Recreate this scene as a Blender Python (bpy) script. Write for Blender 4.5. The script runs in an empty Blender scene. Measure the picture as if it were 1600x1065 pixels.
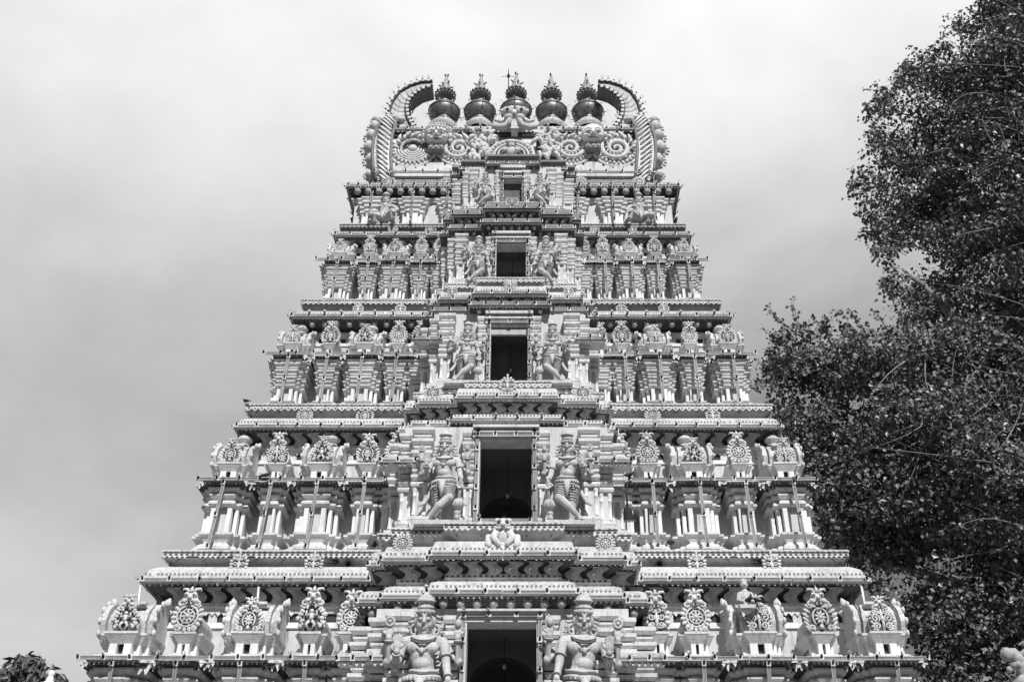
import bpy, math, random
from mathutils import Vector, Matrix
R = math.radians
rnd = random.Random(7)
scene = bpy.context.scene
col = scene.collection

# ------------------------------------------------------------------ camera
FPX = 1556.0; PITCH = R(33.0); CAMX = 0.69; CY = 30.2      # the tower centre stands 30.2 m in front of the camera
cam = bpy.data.cameras.new('camera'); cob = bpy.data.objects.new('camera', cam); col.objects.link(cob)
cam.sensor_width = 36.0; cam.lens = 36.0 * FPX / 1600.0; cam.shift_x = -31.0 / 1600.0
cam.clip_start = 0.1; cam.clip_end = 5000
cob.location = (CAMX, -CY, 0.0); cob.rotation_euler = (R(90) + PITCH, 0, 0)
scene.camera = cob
scene.view_settings.view_transform = 'Standard'; scene.view_settings.look = 'None'
scene.view_settings.exposure = 0; scene.view_settings.gamma = 1

def at(px, py, Y):
    e = PITCH + math.atan((532.5 - py) / FPX)
    zc = Y * math.cos(e - PITCH) / math.cos(e)
    return Vector((CAMX + (px - 831.0) / FPX * zc, Y - CY, Y * math.tan(e)))

# ------------------------------------------------------------------ materials (the photograph is monochrome)
MATS = {}
def nodes(name):
    m = bpy.data.materials.new(name); m.use_nodes = True
    nt = m.node_tree; b = nt.nodes['Principled BSDF']
    MATS[name] = m
    return m, nt, b
def N(nt, t, **kw):
    n = nt.nodes.new(t)
    for k, v in kw.items():
        if k in n.inputs: n.inputs[k].default_value = v
        else: setattr(n, k, v)
    return n
def ramp(nt, src, stops):
    r = nt.nodes.new('ShaderNodeValToRGB'); e = r.color_ramp.elements
    while len(e) > 1: e.remove(e[0])
    e[0].position = stops[0][0]; e[0].color = (stops[0][1],) * 3 + (1,)
    for p, v in stops[1:]:
        q = e.new(p); q.color = (v,) * 3 + (1,)
    nt.links.new(src, r.inputs[0]); return r.outputs[0]
def mul(nt, a, b, fac=1.0):
    n = nt.nodes.new('ShaderNodeMix'); n.data_type = 'RGBA'; n.blend_type = 'MULTIPLY'; n.inputs[0].default_value = fac
    nt.links.new(a, n.inputs[6]); nt.links.new(b, n.inputs[7]); return n.outputs[2]

def plaster(name, val, rough=0.85, blotch=0.25, streak=0.25, speck=0.0, bump=0.25, scale=1.0):
    m, nt, b = nodes(name)
    geo = N(nt, 'ShaderNodeNewGeometry')
    n1 = N(nt, 'ShaderNodeTexNoise', Scale=0.9 * scale, Detail=6.0, Roughness=0.65)
    nt.links.new(geo.outputs['Position'], n1.inputs['Vector'])
    c1 = ramp(nt, n1.outputs[0], [(0.3, val * (1 - blotch)), (0.55, val), (0.75, min(0.86, val * 1.06))])
    mp = N(nt, 'ShaderNodeMapping'); mp.inputs['Scale'].default_value = (5.5, 5.5, 0.55)
    nt.links.new(geo.outputs['Position'], mp.inputs['Vector'])
    n2 = N(nt, 'ShaderNodeTexNoise', Scale=1.0, Detail=5.0, Roughness=0.7)
    nt.links.new(mp.outputs[0], n2.inputs['Vector'])
    c2 = ramp(nt, n2.outputs[0], [(0.28, 1 - min(.9, streak * 1.6)), (0.38, 1 - streak * .55), (0.5, 1.0)])
    out = mul(nt, c1, c2)
    n3 = N(nt, 'ShaderNodeTexNoise', Scale=17.0 * scale, Detail=8.0, Roughness=0.78)
    nt.links.new(geo.outputs['Position'], n3.inputs['Vector'])
    if speck > 0:
        c3 = ramp(nt, n3.outputs[0], [(0.36, 1 - speck), (0.47, 1 - speck * 0.35), (0.55, 1.0)])
        out = mul(nt, out, c3)
    else:
        c3 = ramp(nt, n3.outputs[0], [(0.3, 0.8), (0.5, 1.0)])
        out = mul(nt, out, c3)
    nt.links.new(out, b.inputs['Base Color'])
    b.inputs['Roughness'].default_value = rough
    bm = N(nt, 'ShaderNodeBump', Strength=bump, Distance=0.03)
    nt.links.new(n3.outputs[0], bm.inputs['Height']); nt.links.new(bm.outputs[0], b.inputs['Normal'])
    return m

plaster('white', 0.80, blotch=0.12, streak=0.28)
plaster('trim', 0.72, blotch=0.22, streak=0.40, speck=0.25, bump=0.5)
plaster('roof', 0.68, blotch=0.25, streak=0.3, speck=0.55, bump=0.6)
plaster('wall', 0.62, blotch=0.2, streak=0.42, speck=0.1, bump=0.4)
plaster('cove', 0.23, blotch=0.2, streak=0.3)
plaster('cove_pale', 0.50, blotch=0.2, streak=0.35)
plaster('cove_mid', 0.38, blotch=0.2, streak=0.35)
plaster('frieze_pale', 0.36, blotch=0.2, streak=0.2, speck=0.2)
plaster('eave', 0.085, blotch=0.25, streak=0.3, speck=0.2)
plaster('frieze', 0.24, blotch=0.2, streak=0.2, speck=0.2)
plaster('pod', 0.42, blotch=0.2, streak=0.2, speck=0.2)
plaster('gap', 0.045, blotch=0.2)  # near-black: shade of recesses and openings put into the colour
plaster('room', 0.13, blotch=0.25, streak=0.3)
plaster('statue', 0.60, blotch=0.25, streak=0.35, speck=0.35, bump=0.45, scale=2.2)
plaster('groove', 0.12, blotch=0.1)
plaster('wood', 0.30, blotch=0.35, streak=0.35, speck=0.3, bump=0.4, scale=2.0)
plaster('socket', 0.025)
plaster('spire', 0.34, rough=0.5, blotch=0.2)
plaster('bark', 0.30, blotch=0.4, streak=0.4, speck=0.4, bump=1.0, scale=3.0)
plaster('feather', 0.035, rough=0.6, blotch=0.4)
plaster('stone', 0.55, blotch=0.35, streak=0.45, speck=0.5, bump=0.7)
m, nt, b = nodes('metal')
geo = N(nt, 'ShaderNodeNewGeometry'); n1 = N(nt, 'ShaderNodeTexNoise', Scale=2.5, Detail=6.0, Roughness=0.7)
nt.links.new(geo.outputs['Position'], n1.inputs['Vector'])
nt.links.new(ramp(nt, n1.outputs[0], [(0.3, 0.16), (0.7, 0.30)]), b.inputs['Base Color'])
nt.links.new(ramp(nt, n1.outputs[0], [(0.3, 0.52), (0.7, 0.38)]), b.inputs['Roughness'])
b.inputs['Metallic'].default_value = 0.65
m, nt, b = nodes('glass')
b.inputs['Base Color'].default_value = (0.95, 0.95, 0.95, 1); b.inputs['Roughness'].default_value = 0.03
b.inputs['Transmission Weight'].default_value = 1.0; b.inputs['IOR'].default_value = 1.12
def leafmat(name, lo, hi):
    m, nt, b = nodes(name)
    oi = N(nt, 'ShaderNodeNewGeometry')
    nt.links.new(ramp(nt, oi.outputs['Random Per Island'], [(0.0, lo), (0.6, (lo + hi) / 2), (1.0, hi)]), b.inputs['Base Color'])
    b.inputs['Roughness'].default_value = 0.42
    b.inputs['Specular IOR Level'].default_value = 0.45
leafmat('leaf', 0.05, 0.25)
leafmat('leaf_far', 0.05, 0.16)
m, nt, b = nodes('ground')
geo = N(nt, 'ShaderNodeNewGeometry'); n1 = N(nt, 'ShaderNodeTexNoise', Scale=0.6, Detail=9.0, Roughness=0.7)
nt.links.new(geo.outputs['Position'], n1.inputs['Vector'])
nt.links.new(ramp(nt, n1.outputs[0], [(0.3, 0.07), (0.7, 0.14)]), b.inputs['Base Color']); b.inputs['Roughness'].default_value = 0.95

# ------------------------------------------------------------------ mesh builder
class MB:
    def __init__(s): s.v = []; s.f = []; s.mi = []; s.slots = []; s.sm = []; s.T = None
    def idx(s, m):
        if m not in s.slots: s.slots.append(m)
        return s.slots.index(m)
    def add(s, vs, fs, m, smooth=False):
        o = len(s.v)
        if s.T: s.v.extend([s.T(p) for p in vs])
        else: s.v.extend([tuple(p) for p in vs])
        k = s.idx(m)
        for f in fs: s.f.append([o + i for i in f]); s.mi.append(k); s.sm.append(smooth)
    def box(s, x0, x1, y0, y1, z0, z1, m):
        s.add([(x0,y0,z0),(x1,y0,z0),(x1,y1,z0),(x0,y1,z0),(x0,y0,z1),(x1,y0,z1),(x1,y1,z1),(x0,y1,z1)],
              [(0,3,2,1),(4,5,6,7),(0,1,5,4),(1,2,6,5),(2,3,7,6),(3,0,4,7)], m)
    def ring(s, pts, mats, yb=None):
        # pts: (half width, y front, z[, y back]); rectangular moulding swept round three or four sides
        vs = []; n = len(pts)
        for p in pts:
            b = p[3] if len(p) > 3 else yb
            vs += [(-p[0], b, p[2]), (-p[0], p[1], p[2]), (p[0], p[1], p[2]), (p[0], b, p[2])]
        closed = len(pts[0]) > 3
        for i in range(n - 1):
            fs = []
            for k in range(4 if closed else 3):
                a = i * 4 + k; b2 = i * 4 + (k + 1) % 4
                fs.append((a, b2, b2 + 4, a + 4))
            s.add([], [], mats[i] if isinstance(mats, (list, tuple)) else mats)
            o = len(s.v)
            kk = s.idx(mats[i] if isinstance(mats, (list, tuple)) else mats)
            sub = vs[i * 4:i * 4 + 8]
            s.v.extend([s.T(p) for p in sub] if s.T else sub)
            for f in fs: s.f.append([o + q - i * 4 for q in f]); s.mi.append(kk); s.sm.append(False)
    def lathe(s, prof, c, m, n=16, smooth=True, M=None):
        vs = []; fs = []
        for r, z in prof:
            for k in range(n):
                a = 2 * math.pi * k / n
                p = Vector((r * math.cos(a), r * math.sin(a), z))
                if M: p = M @ p
                vs.append((c[0] + p[0], c[1] + p[1], c[2] + p[2]))
        for i in range(len(prof) - 1):
            for k in range(n):
                a = i * n + k; b = i * n + (k + 1) % n
                fs.append((a, b, b + n, a + n))
        s.add(vs, fs, m, smooth)
    def ball(s, c, r, m, nu=8, nv=6, M=None):
        if not isinstance(r, (tuple, list, Vector)): r = (r, r, r)
        vs = []; fs = []
        for j in range(1, nv):
            t = math.pi * j / nv
            for k in range(nu):
                a = 2 * math.pi * k / nu
                vs.append(Vector((r[0] * math.sin(t) * math.cos(a), r[1] * math.sin(t) * math.sin(a), r[2] * math.cos(t))))
        vs.append(Vector((0, 0, r[2]))); vs.append(Vector((0, 0, -r[2])))
        T_, B_ = len(vs) - 2, len(vs) - 1
        for j in range(nv - 2):
            for k in range(nu):
                a = j * nu + k; b = j * nu + (k + 1) % nu
                fs.append((a, a + nu, b + nu, b))
        for k in range(nu):
            fs.append((T_, k, (k + 1) % nu)); q = (nv - 2) * nu
            fs.append((B_, q + (k + 1) % nu, q + k))
        if M: vs = [M @ p for p in vs]
        s.add([(c[0] + p[0], c[1] + p[1], c[2] + p[2]) for p in vs], fs, m, True)
    def tube(s, path, rad, m, n=6, closed=False, flat=1.0):
        P = [Vector(p) for p in path]; L = len(P)
        if not isinstance(rad, (list, tuple)): rad = [rad] * L
        vs = []; fs = []; prev = None
        for i in range(L):
            if closed: t = P[(i + 1) % L] - P[i - 1]
            else: t = P[min(i + 1, L - 1)] - P[max(i - 1, 0)]
            if t.length < 1e-9: t = Vector((0, 0, 1))
            t.normalize()
            if prev is None:
                a = Vector((0, 1, 0)) if abs(t.y) < 0.9 else Vector((1, 0, 0))
            else: a = prev
            u = (a - t * a.dot(t))
            if u.length < 1e-6: u = t.orthogonal()
            u.normalize(); w = t.cross(u); prev = u
            for k in range(n):
                q = 2 * math.pi * k / n
                vs.append(P[i] + (u * math.cos(q) * flat + w * math.sin(q)) * rad[i])
        for i in range(L if closed else L - 1):
            for k in range(n):
                a = i * n + k; b = i * n + (k + 1) % n; j = ((i + 1) % L) * n
                fs.append((a, b, j + (k + 1) % n, j + k))
        if not closed:
            fs.append(tuple(range(n))[::-1]); fs.append(tuple((L - 1) * n + k for k in range(n)))
        s.add(vs, fs, m, True)
    def prism(s, poly, y0, y1, m):
        # polygon in x,z extruded along y
        n = len(poly)
        vs = [(x, y0, z) for x, z in poly] + [(x, y1, z) for x, z in poly]
        fs = [tuple(range(n)), tuple(range(2 * n - 1, n - 1, -1))]
        for i in range(n): fs.append((i, i + n, (i + 1) % n + n, (i + 1) % n))
        s.add(vs, fs, m)
    def mesh(s, name):
        me = bpy.data.meshes.new(name)
        me.from_pydata(s.v, [], s.f)
        for k in s.slots: me.materials.append(MATS[k])
        me.polygons.foreach_set('material_index', s.mi)
        me.polygons.foreach_set('use_smooth', s.sm)
        me.update(); return me
    def build(s, name, parent=None, loc=(0, 0, 0), rz=0):
        return put(s.mesh(name), name, parent, loc, rz)
def put(me, name, parent=None, loc=(0, 0, 0), rz=0, scale=None):
    o = bpy.data.objects.new(name, me); col.objects.link(o)
    if parent: o.parent = parent
    o.location = loc; o.rotation_euler = (0, 0, rz)
    if scale: o.scale = scale if isinstance(scale, (tuple, list)) else (scale,) * 3
    return o
def empty(name, loc=(0, 0, 0)):
    o = bpy.data.objects.new(name, None); col.objects.link(o); o.location = loc; o.empty_display_size = 0.3; return o
def tag(o, label=None, cat=None, group=None, kind=None):
    if label: o['label'] = label
    if cat: o['category'] = cat
    if group: o['group'] = group
    if kind: o['kind'] = kind
    return o

def frame_front(yf): return lambda p: (p[0], yf - p[1], p[2])
def frame_right(xw): return lambda p: (xw + p[1], p[0], p[2])
def frame_left(xw): return lambda p: (-xw - p[1], p[0], p[2])

def tilt_about(c, deg):
    c = Vector(c); M = Matrix.Rotation(R(deg), 3, 'X')
    return lambda p: tuple(c + M @ (Vector(p) - c))
# ------------------------------------------------------------------ rows of ornament (u along, v outward, z up)
def fringe(mb, u0, u1, v, z, pitch, h, m='trim'):
    n = max(1, int(round((u1 - u0) / pitch))); p = (u1 - u0) / n
    for i in range(n):
        if rnd.random() < 0.07: continue
        a = u0 + i * p; hh = h * rnd.uniform(0.85, 1.1)
        mb.add([(a, v, z), (a + p, v, z), (a + p * 0.5, v + 0.01, z - hh)], [(0, 1, 2)], m)
def dent(mb, u0, u1, v, z0, z1, pitch, fill, d, m='trim'):
    n = max(1, int(round((u1 - u0) / pitch))); p = (u1 - u0) / n
    for i in range(n):
        if rnd.random() < 0.05: continue
        a = u0 + (i + 0.5 - fill / 2) * p
        mb.box(a, a + p * fill, v - 0.02, v + d, z0, z1, m)
def diamonds(mb, u0, u1, v, z, pitch, h, m='trim'):
    n = max(1, int(round((u1 - u0) / pitch))); p = (u1 - u0) / n
    for i in range(n):
        c = u0 + (i + 0.5) * p; w = p * 0.5
        # an open diamond: outer and inner outline
        o = [(c - w, v, z), (c, v, z + h), (c + w, v, z), (c, v, z - h)]
        k = 0.42
        q = [(c - w * k, v, z), (c, v, z + h * k), (c + w * k, v, z), (c, v, z - h * k)]
        mb.add(o + q, [(0, 1, 5, 4), (1, 2, 6, 5), (2, 3, 7, 6), (3, 0, 4, 7)], m)
def knobs(mb, u0, u1, v, z, pitch, r, m='trim'):
    n = max(1, int(round((u1 - u0) / pitch))); p = (u1 - u0) / n
    for i in range(n):
        mb.ball((u0 + (i + .5) * p, v, z), (r * 1.1, r * 0.7, r), m, 5, 4)
def hooks(mb, u0, u1, v0, z0, v1, z1, pitch, m='frieze', flip=1):
    # a running wave of leaf brackets on the slope under a cornice, dark S-shaped gaps between them
    n = max(1, int(round((u1 - u0) / pitch))); p = (u1 - u0) / n
    E_ = [(0.0, -.02), (.16, .10), (.26, .26), (.26, .42), (.17, .56), (.04, .66), (-.03, .76), (.02, .86), (.16, .92)]
    for i in range(n):
        c = u0 + i * p if flip > 0 else u0 + (i + 1) * p
        def Q(a, t, lift): return (c + flip * a * p, v0 + (v1 - v0) * t + lift * .8, z0 + (z1 - z0) * t - lift * .6)
        L_ = [(a, t) for a, t in E_]; R_ = [(a + .70, t) for a, t in E_]
        vs = []; fs = []
        for (a, t), (a2, t2) in zip(L_, R_):
            bul = .05 + .05 * math.sin(math.pi * min(1, t + .15))
            vs += [Q(a, t, .015), Q(a + .2, t, bul), Q(a2 - .2, t2, bul), Q(a2, t2, .015)]
        for k in range(len(E_) - 1):
            for j in range(3): fs.append((k * 4 + j, k * 4 + j + 1, k * 4 + j + 5, k * 4 + j + 4))
        mb.add(vs, fs, m, True)
        mb.tube([Q(.50, .06, .09), Q(.66, .22, .11), Q(.70, .40, .11), Q(.60, .54, .09)], [.012, .022, .022, .01], 'pod', 4)
def pods(mb, u0, u1, v0, z0, v1, z1, pitch, m='pod', tall=1.0):
    n = max(1, int(round((u1 - u0) / pitch))); p = (u1 - u0) / n; H = z1 - z0
    for i in range(n):
        c = u0 + (i + .5) * p; r = min(p * .34, H * .40); v = (v0 + v1) / 2 + r * .1; z = z0 + H * .42
        mb.ball((c, v, z), (r, r, r * tall), m, 8, 6)
        for k in (-1, 0, 1):
            mb.tube([(c + k * r * .5, v, z + r * .6 * tall), (c + k * r * .8, v + r * .45, z + r * 1.15 * tall), (c + k * r * 1.0, v + r * .8, z + r * 1.45 * tall)],
                    [r * .34, r * .26, r * .05], m, 5)
        mb.ball((c, v + r * .3, z - r * .75 * tall), (r * .3, r * .3, r * .3), m, 5, 4)

def three_sides(mb, fn, hx, yf, hyback=0.0, sides=True, **k):
    mb.T = frame_front(yf); fn(-hx, hx); mb.T = None

# ------------------------------------------------------------------ filigree rosettes (unit size: 1 m wide, base at z = 0, face towards -y)
def spiral(c, r0, r1, turns, y, start=0.0, hand=1, n=14):
    out = []
    for i in range(n + 1):
        t = i / n; a = start + hand * turns * 2 * math.pi * t; r = r0 + (r1 - r0) * t
        out.append((c[0] + r * math.cos(a), y, c[1] + r * math.sin(a)))
    return out
def rosette_mesh(name, kind):
    mb = MB()
    cx, cz, R0 = 0.0, 0.46, 0.30
    def petal(a, r, ln, wd, m='trim', y=-.06):
        M = Matrix.Rotation(-(a - math.pi / 2), 4, 'Y')
        mb.ball((cx + r * math.cos(a), y, cz + r * math.sin(a)), (wd, .05, ln), m, 6, 5, M)
    if kind == 'fan':                                   # the leafy fans standing on the cornices
        mb.prism([(-.27, 0), (.27, 0), (.30, .2), (.33, .45), (.2, .72), (0, .82), (-.2, .72), (-.33, .45), (-.30, .2)], -.03, .06, 'groove')
        for i in range(13):
            a = R(-50 + i * 280 / 12); petal(a, .40 if i % 2 else .36, .10, .075)
        for s in (-1, 1):
            for (x, z, r, st) in ((.14, .2, .12, 200), (.17, .46, .12, 150), (.09, .68, .08, 120)):
                mb.tube([(s * p[0], p[1], p[2]) for p in spiral((x, z), r, .02, 1.3, -.075, R(st))], .032, 'trim', 5)
        mb.tube([(0, -.08, .03), (0, -.09, .3), (0, -.08, .62)], [.05, .07, .03], 'trim', 6)
        mb.ball((0, -.09, .40), (.07, .05, .09), 'trim'); petal(R(90), .52, .13, .06)
    elif kind == 'ring':                                # a beaded wheel with a flame rim
        mb.prism([(cx + .42 * math.cos(R(a)), cz + .42 * math.sin(R(a))) for a in range(0, 360, 24)], -.03, .08, 'groove')
        for i in range(18): petal(2 * math.pi * i / 18 + .1, .43, .10, .07)
        circ = lambda r, n=20, y=-.07: [(cx + r * math.cos(2 * math.pi * i / n), y, cz + r * math.sin(2 * math.pi * i / n)) for i in range(n)]
        mb.tube(circ(.33), .035, 'trim', 6, True); mb.tube(circ(.22), .025, 'trim', 6, True)
        for i in range(8):
            a = 2 * math.pi * i / 8; petal(a, .13, .09, .045)
            mb.ball((cx + .275 * math.cos(a + .3), -.06, cz + .275 * math.sin(a + .3)), .03, 'trim', 5, 4)
        mb.ball((cx, -.09, cz), (.07, .06, .07), 'trim')
        for s in (-1, 1): mb.tube([(s * p[0], p[1], p[2]) for p in spiral((.28, .10), .11, .02, 1.2, -.06, R(100))], .035, 'trim', 5)
    elif kind == 'shell':                               # pointed leaf shield with scrolls
        mb.prism([(-.30, 0), (.30, 0), (.42, .25), (.40, .55), (.25, .80), (0, .95), (-.25, .80), (-.40, .55), (-.42, .25)], -.03, .08, 'groove')
        for s in (-1, 1):
            for i in range(6):
                z = .08 + i * .14; x = .36 + .1 * math.sin((z + .1) * 3.0) - .28 * max(0, z - .5)
                M = Matrix.Rotation(s * R(40 + i * 4), 4, 'Y'); mb.ball((s * x, -.05, z), (.06, .05, .13), 'trim', 6, 5, M)
            mb.tube([(s * p[0], p[1], p[2]) for p in spiral((.30, .10), .10, .02, 1.3, -.08, R(250), -1)], .036, 'trim', 5)
            mb.tube([(s * .04, -.07, .64), (s * .14, -.08, .78), (s * .26, -.08, .76), (s * .24, -.07, .66)], [.05, .05, .04, .02], 'trim', 5)
        arch = [(.24 * math.cos(R(a)), -.08, .42 + .3 * math.sin(R(a))) for a in range(-50, 231, 20)]
        mb.tube(arch, .032, 'trim', 6)
        for i in range(9):
            a = 2 * math.pi * i / 9; M = Matrix.Rotation(-(a - math.pi / 2), 4, 'Y'); mb.ball((.11 * math.cos(a), -.09, .42 + .14 * math.sin(a)), (.045, .04, .085), 'trim', 6, 5, M)
        mb.ball((0, -.11, .42), (.06, .05, .07), 'trim'); mb.tube([(0, -.08, .05), (0, -.09, .2)], [.09, .05], 'trim', 6)
    return mb.mesh(name)
def rosette2(name, kind):
    mb = MB()
    if kind == 'figure':                                # small dancing figure in a leafy horseshoe
        mb.prism([(-.34, 0), (.34, 0), (.42, .35), (.36, .68), (.2, .92), (0, 1.0), (-.2, .92), (-.36, .68), (-.42, .35)], -.02, .08, 'groove')
        for i in range(17):
            a = R(-40 + i * 260 / 16); r1 = .40 + .06 * math.sin(i * 2.4); c = (r1 * math.cos(a), -.05, .48 + r1 * 1.15 * math.sin(a))
            mb.ball(c, (.085, .06, .085), 'trim', 6, 5); mb.ball((c[0] * .82, -.07, .48 + (c[2] - .48) * .82), (.05, .05, .05), 'trim', 5, 4)
        mb.ball((0, -.12, .64), .075, 'trim', 8, 6); mb.tube([(0, -.11, .56), (.02, -.12, .44), (-.02, -.12, .34)], [.07, .075, .085], 'trim', 7)
        for s in (-1, 1):
            mb.tube([(s * .06, -.11, .54), (s * .19, -.12, .50), (s * .16, -.13, .66)], [.035, .03, .025], 'trim', 5); mb.tube([(s * .04, -.12, .32), (s * .14, -.14, .2), (s * .06, -.12, .05)], [.06, .05, .03], 'trim', 6)
    else:                                               # foliate scrolls either side of a stem
        mb.prism([(-.28, 0), (.28, 0), (.44, .3), (.42, .6), (.22, .86), (0, .94), (-.22, .86), (-.42, .6), (-.44, .3)], -.02, .08, 'groove')
        for s in (-1, 1):
            for (x, z, r, st, h) in ((.20, .18, .15, 260, 1), (.24, .47, .17, 240, -1), (.15, .74, .12, 200, 1)):
                mb.tube([(s * p[0], p[1], p[2]) for p in spiral((x, z), r, .02, 1.6, -.07, R(st), h)], .036, 'trim', 5)
                for j in range(4):
                    a = R(-40 + j * 38); mb.ball((s * (x + r * 1.15 * math.cos(a)), -.05, z + r * 1.15 * math.sin(a)), (.06, .05, .045), 'trim', 6, 4, Matrix.Rotation(-s * a, 4, 'Y'))
        mb.tube([(0, -.08, 0), (.02, -.09, .3), (-.02, -.09, .6), (0, -.08, .9)], [.06, .05, .06, .02], 'trim', 6)
        mb.ball((0, -.1, .45), (.07, .06, .1), 'trim')
    return mb.mesh(name)
def mask_mesh(name):
    # small lion mask that crowns a rosette: bulging eyes, cheeks, curling crest (unit 1 m wide)
    mb = MB()
    mb.ball((0, 0, .38), (.34, .22, .34), 'trim', 10, 7)
    for s in (-1, 1):
        mb.ball((s * .19, -.16, .52), .13, 'trim', 8, 6); mb.ball((s * .19, -.27, .50), .05, 'groove', 6, 4)
        mb.ball((s * .27, -.1, .24), (.17, .14, .14), 'trim', 8, 5)
        mb.tube([(s * p[0], p[1], p[2]) for p in spiral((.40, .14), .17, .03, 1.3, -.1, R(120))], .055, 'trim', 6)
        mb.tube([(s * .1, -.1, .66), (s * .22, -.1, .80), (s * .40, -.06, .84), (s * .47, -.04, .74)], [.08, .08, .06, .03], 'trim', 6)
        mb.tube([(s * .06, -.22, .2), (s * .1, -.24, .08), (s * .17, -.22, -.02)], [.04, .035, .01], 'trim', 5)
    mb.ball((0, -.24, .38), (.1, .1, .1), 'trim', 7, 5); mb.ball((0, -.2, .18), (.16, .1, .06), 'groove', 8, 5)
    mb.tube([(0, -.1, .64), (0, -.12, .8), (0, -.05, .96)], [.1, .09, .03], 'trim', 6)
    return mb.mesh(name)
ME_FAN = rosette_mesh('rosette_fan', 'fan'); ME_RING = rosette_mesh('rosette_ring', 'ring'); ME_SHELL = rosette_mesh('rosette_shell', 'shell'); ME_MASK = mask_mesh('lion_mask'); ME_FIG = rosette2('rosette_figure', 'figure'); ME_SCR = rosette2('rosette_scroll', 'scroll')
def pot_mesh(name, m='trim'):
    mb = MB()
    mb.lathe([(0.30, 0), (.32, .06), (.2, .12), (.22, .16), (.42, .3), (.46, .42), (.38, .56), (.2, .68), (.14, .74), (.2, .78), (.2, .82), (.1, .88), (.03, 1.0), (0, 1.02)], (0, 0, 0), m, 14)
    return mb.mesh(name)
ME_POT = pot_mesh('finial_pot')

# ------------------------------------------------------------------ miniature shrines
def shrine_body(wide, zl, ze, scale, halves, low=False):
    # nested stepped blocks, front towards -y, wall plane at y = 0
    mb = MB(); H = ze - zl
    for i, (a, d) in enumerate(halves):
        o = .004 * i
        Z = lambda t: zl + H * t + o * (1 if t < 1 else -1)
        k = scale * 1.0
        prof = [(.07, 0), (.07, .05), (.02, .055), (.02, .075), (.10, .085), (.15, .11), (.15, .15), (.08, .18), (.03, .185), (.03, .215), (.10, .27), (.17, .295), (.17, .325), (.04, .33), (.04, .345), (-.03, .35)]
        ms = ['trim'] * 15
        S0, S1 = (.35, .71) if not low else (.17, .45)
        if low: prof = [(q, t * .17 / .35) for q, t in prof]
        P = [(a + q * k, -d - q * k, Z(t)) for q, t in prof]; mb.ring(P, ms, 0.02)
        core = [(a - .11 * k, -d + .13 * k, Z(S0)), (a - .11 * k, -d + .13 * k, Z(S1))]
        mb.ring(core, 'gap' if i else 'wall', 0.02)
        # sides of the block below the capital
        mb.box(-a + .015, -a + .10 * k, -d + .12 * k, 0.02, Z(S0 - .005), Z(S1 + .005), 'wall'); mb.box(a - .10 * k, a - .015, -d + .12 * k, 0.02, Z(S0 - .005), Z(S1 + .005), 'wall')
        pw = .42 * a if i == 0 else .085 * k + .015
        if i == 0 and not wide: pw = .40 * a
        for sx in (-1, 1):
            x0 = sx * a - (pw if sx > 0 else 0); mb.box(x0, x0 + pw, -d, -d + .2 * k, Z(S0 - .005), Z(S1 + .005), 'white')
        prof = [(-.03, .70), (.05, .705), (.09, .725), (.09, .75), (.05, .775), (-.01, .78), (-.01, .805), (.05, .81), (.10, .84), (.10, .858), (.01, .862), (.01, .885), (.08, .89), (.15, .925), (.15, .944), (.06, .95)]
        if low:
            prof = [(-.03, .44), (.05, .445), (.085, .465), (.085, .485), (.04, .50), (-.02, .505), (-.02, .525)]; mm = ['trim'] * 5 + ['groove']
            for t0, t1, e in ((.525, .575, .06), (.59, .635, .11), (.65, .695, .09), (.71, .76, .15), (.775, .815, .13), (.83, .885, .20), (.90, .945, .24)):
                prof += [(e - .05, t0), (e, t0 + (t1 - t0) * .5), (e, t1), (e - .09, t1 + .001), (e - .09, t1 + .014)]; mm += ['trim', 'trim', 'trim', 'trim', 'groove']
            prof.append((.06, .962)); mm.append('trim')
            P = [(a + q * k, -d - q * k, Z(t)) for q, t in prof]; mb.ring(P, (mm + ['trim'] * 50)[:len(P) - 1], 0.02)
        else:
            P = [(a + q * k, -d - q * k, Z(t)) for q, t in prof]; mb.ring(P, 'trim', 0.02)
        # dark sloping soffit out to the eave
        P = [(a + .06 * k, -d - .05 * k, Z(.945)), (a + .2 * k, -d - .16 * k, Z(.963)), (a + .28 * k, -d - .30 * k, Z(.99)), (a + .28 * k, -d - .3 * k, Z(1.012)), (a - .05, -d + .05, Z(1.06))]
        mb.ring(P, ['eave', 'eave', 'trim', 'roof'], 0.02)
        mb.T = frame_front(-d - .29 * k); fringe(mb, -a - .24 * k, a + .24 * k, 0.0, Z(.99), .085 * k + .02, .07 * k + .02); mb.T = None
    return mb.mesh('miniature_shrine')
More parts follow.
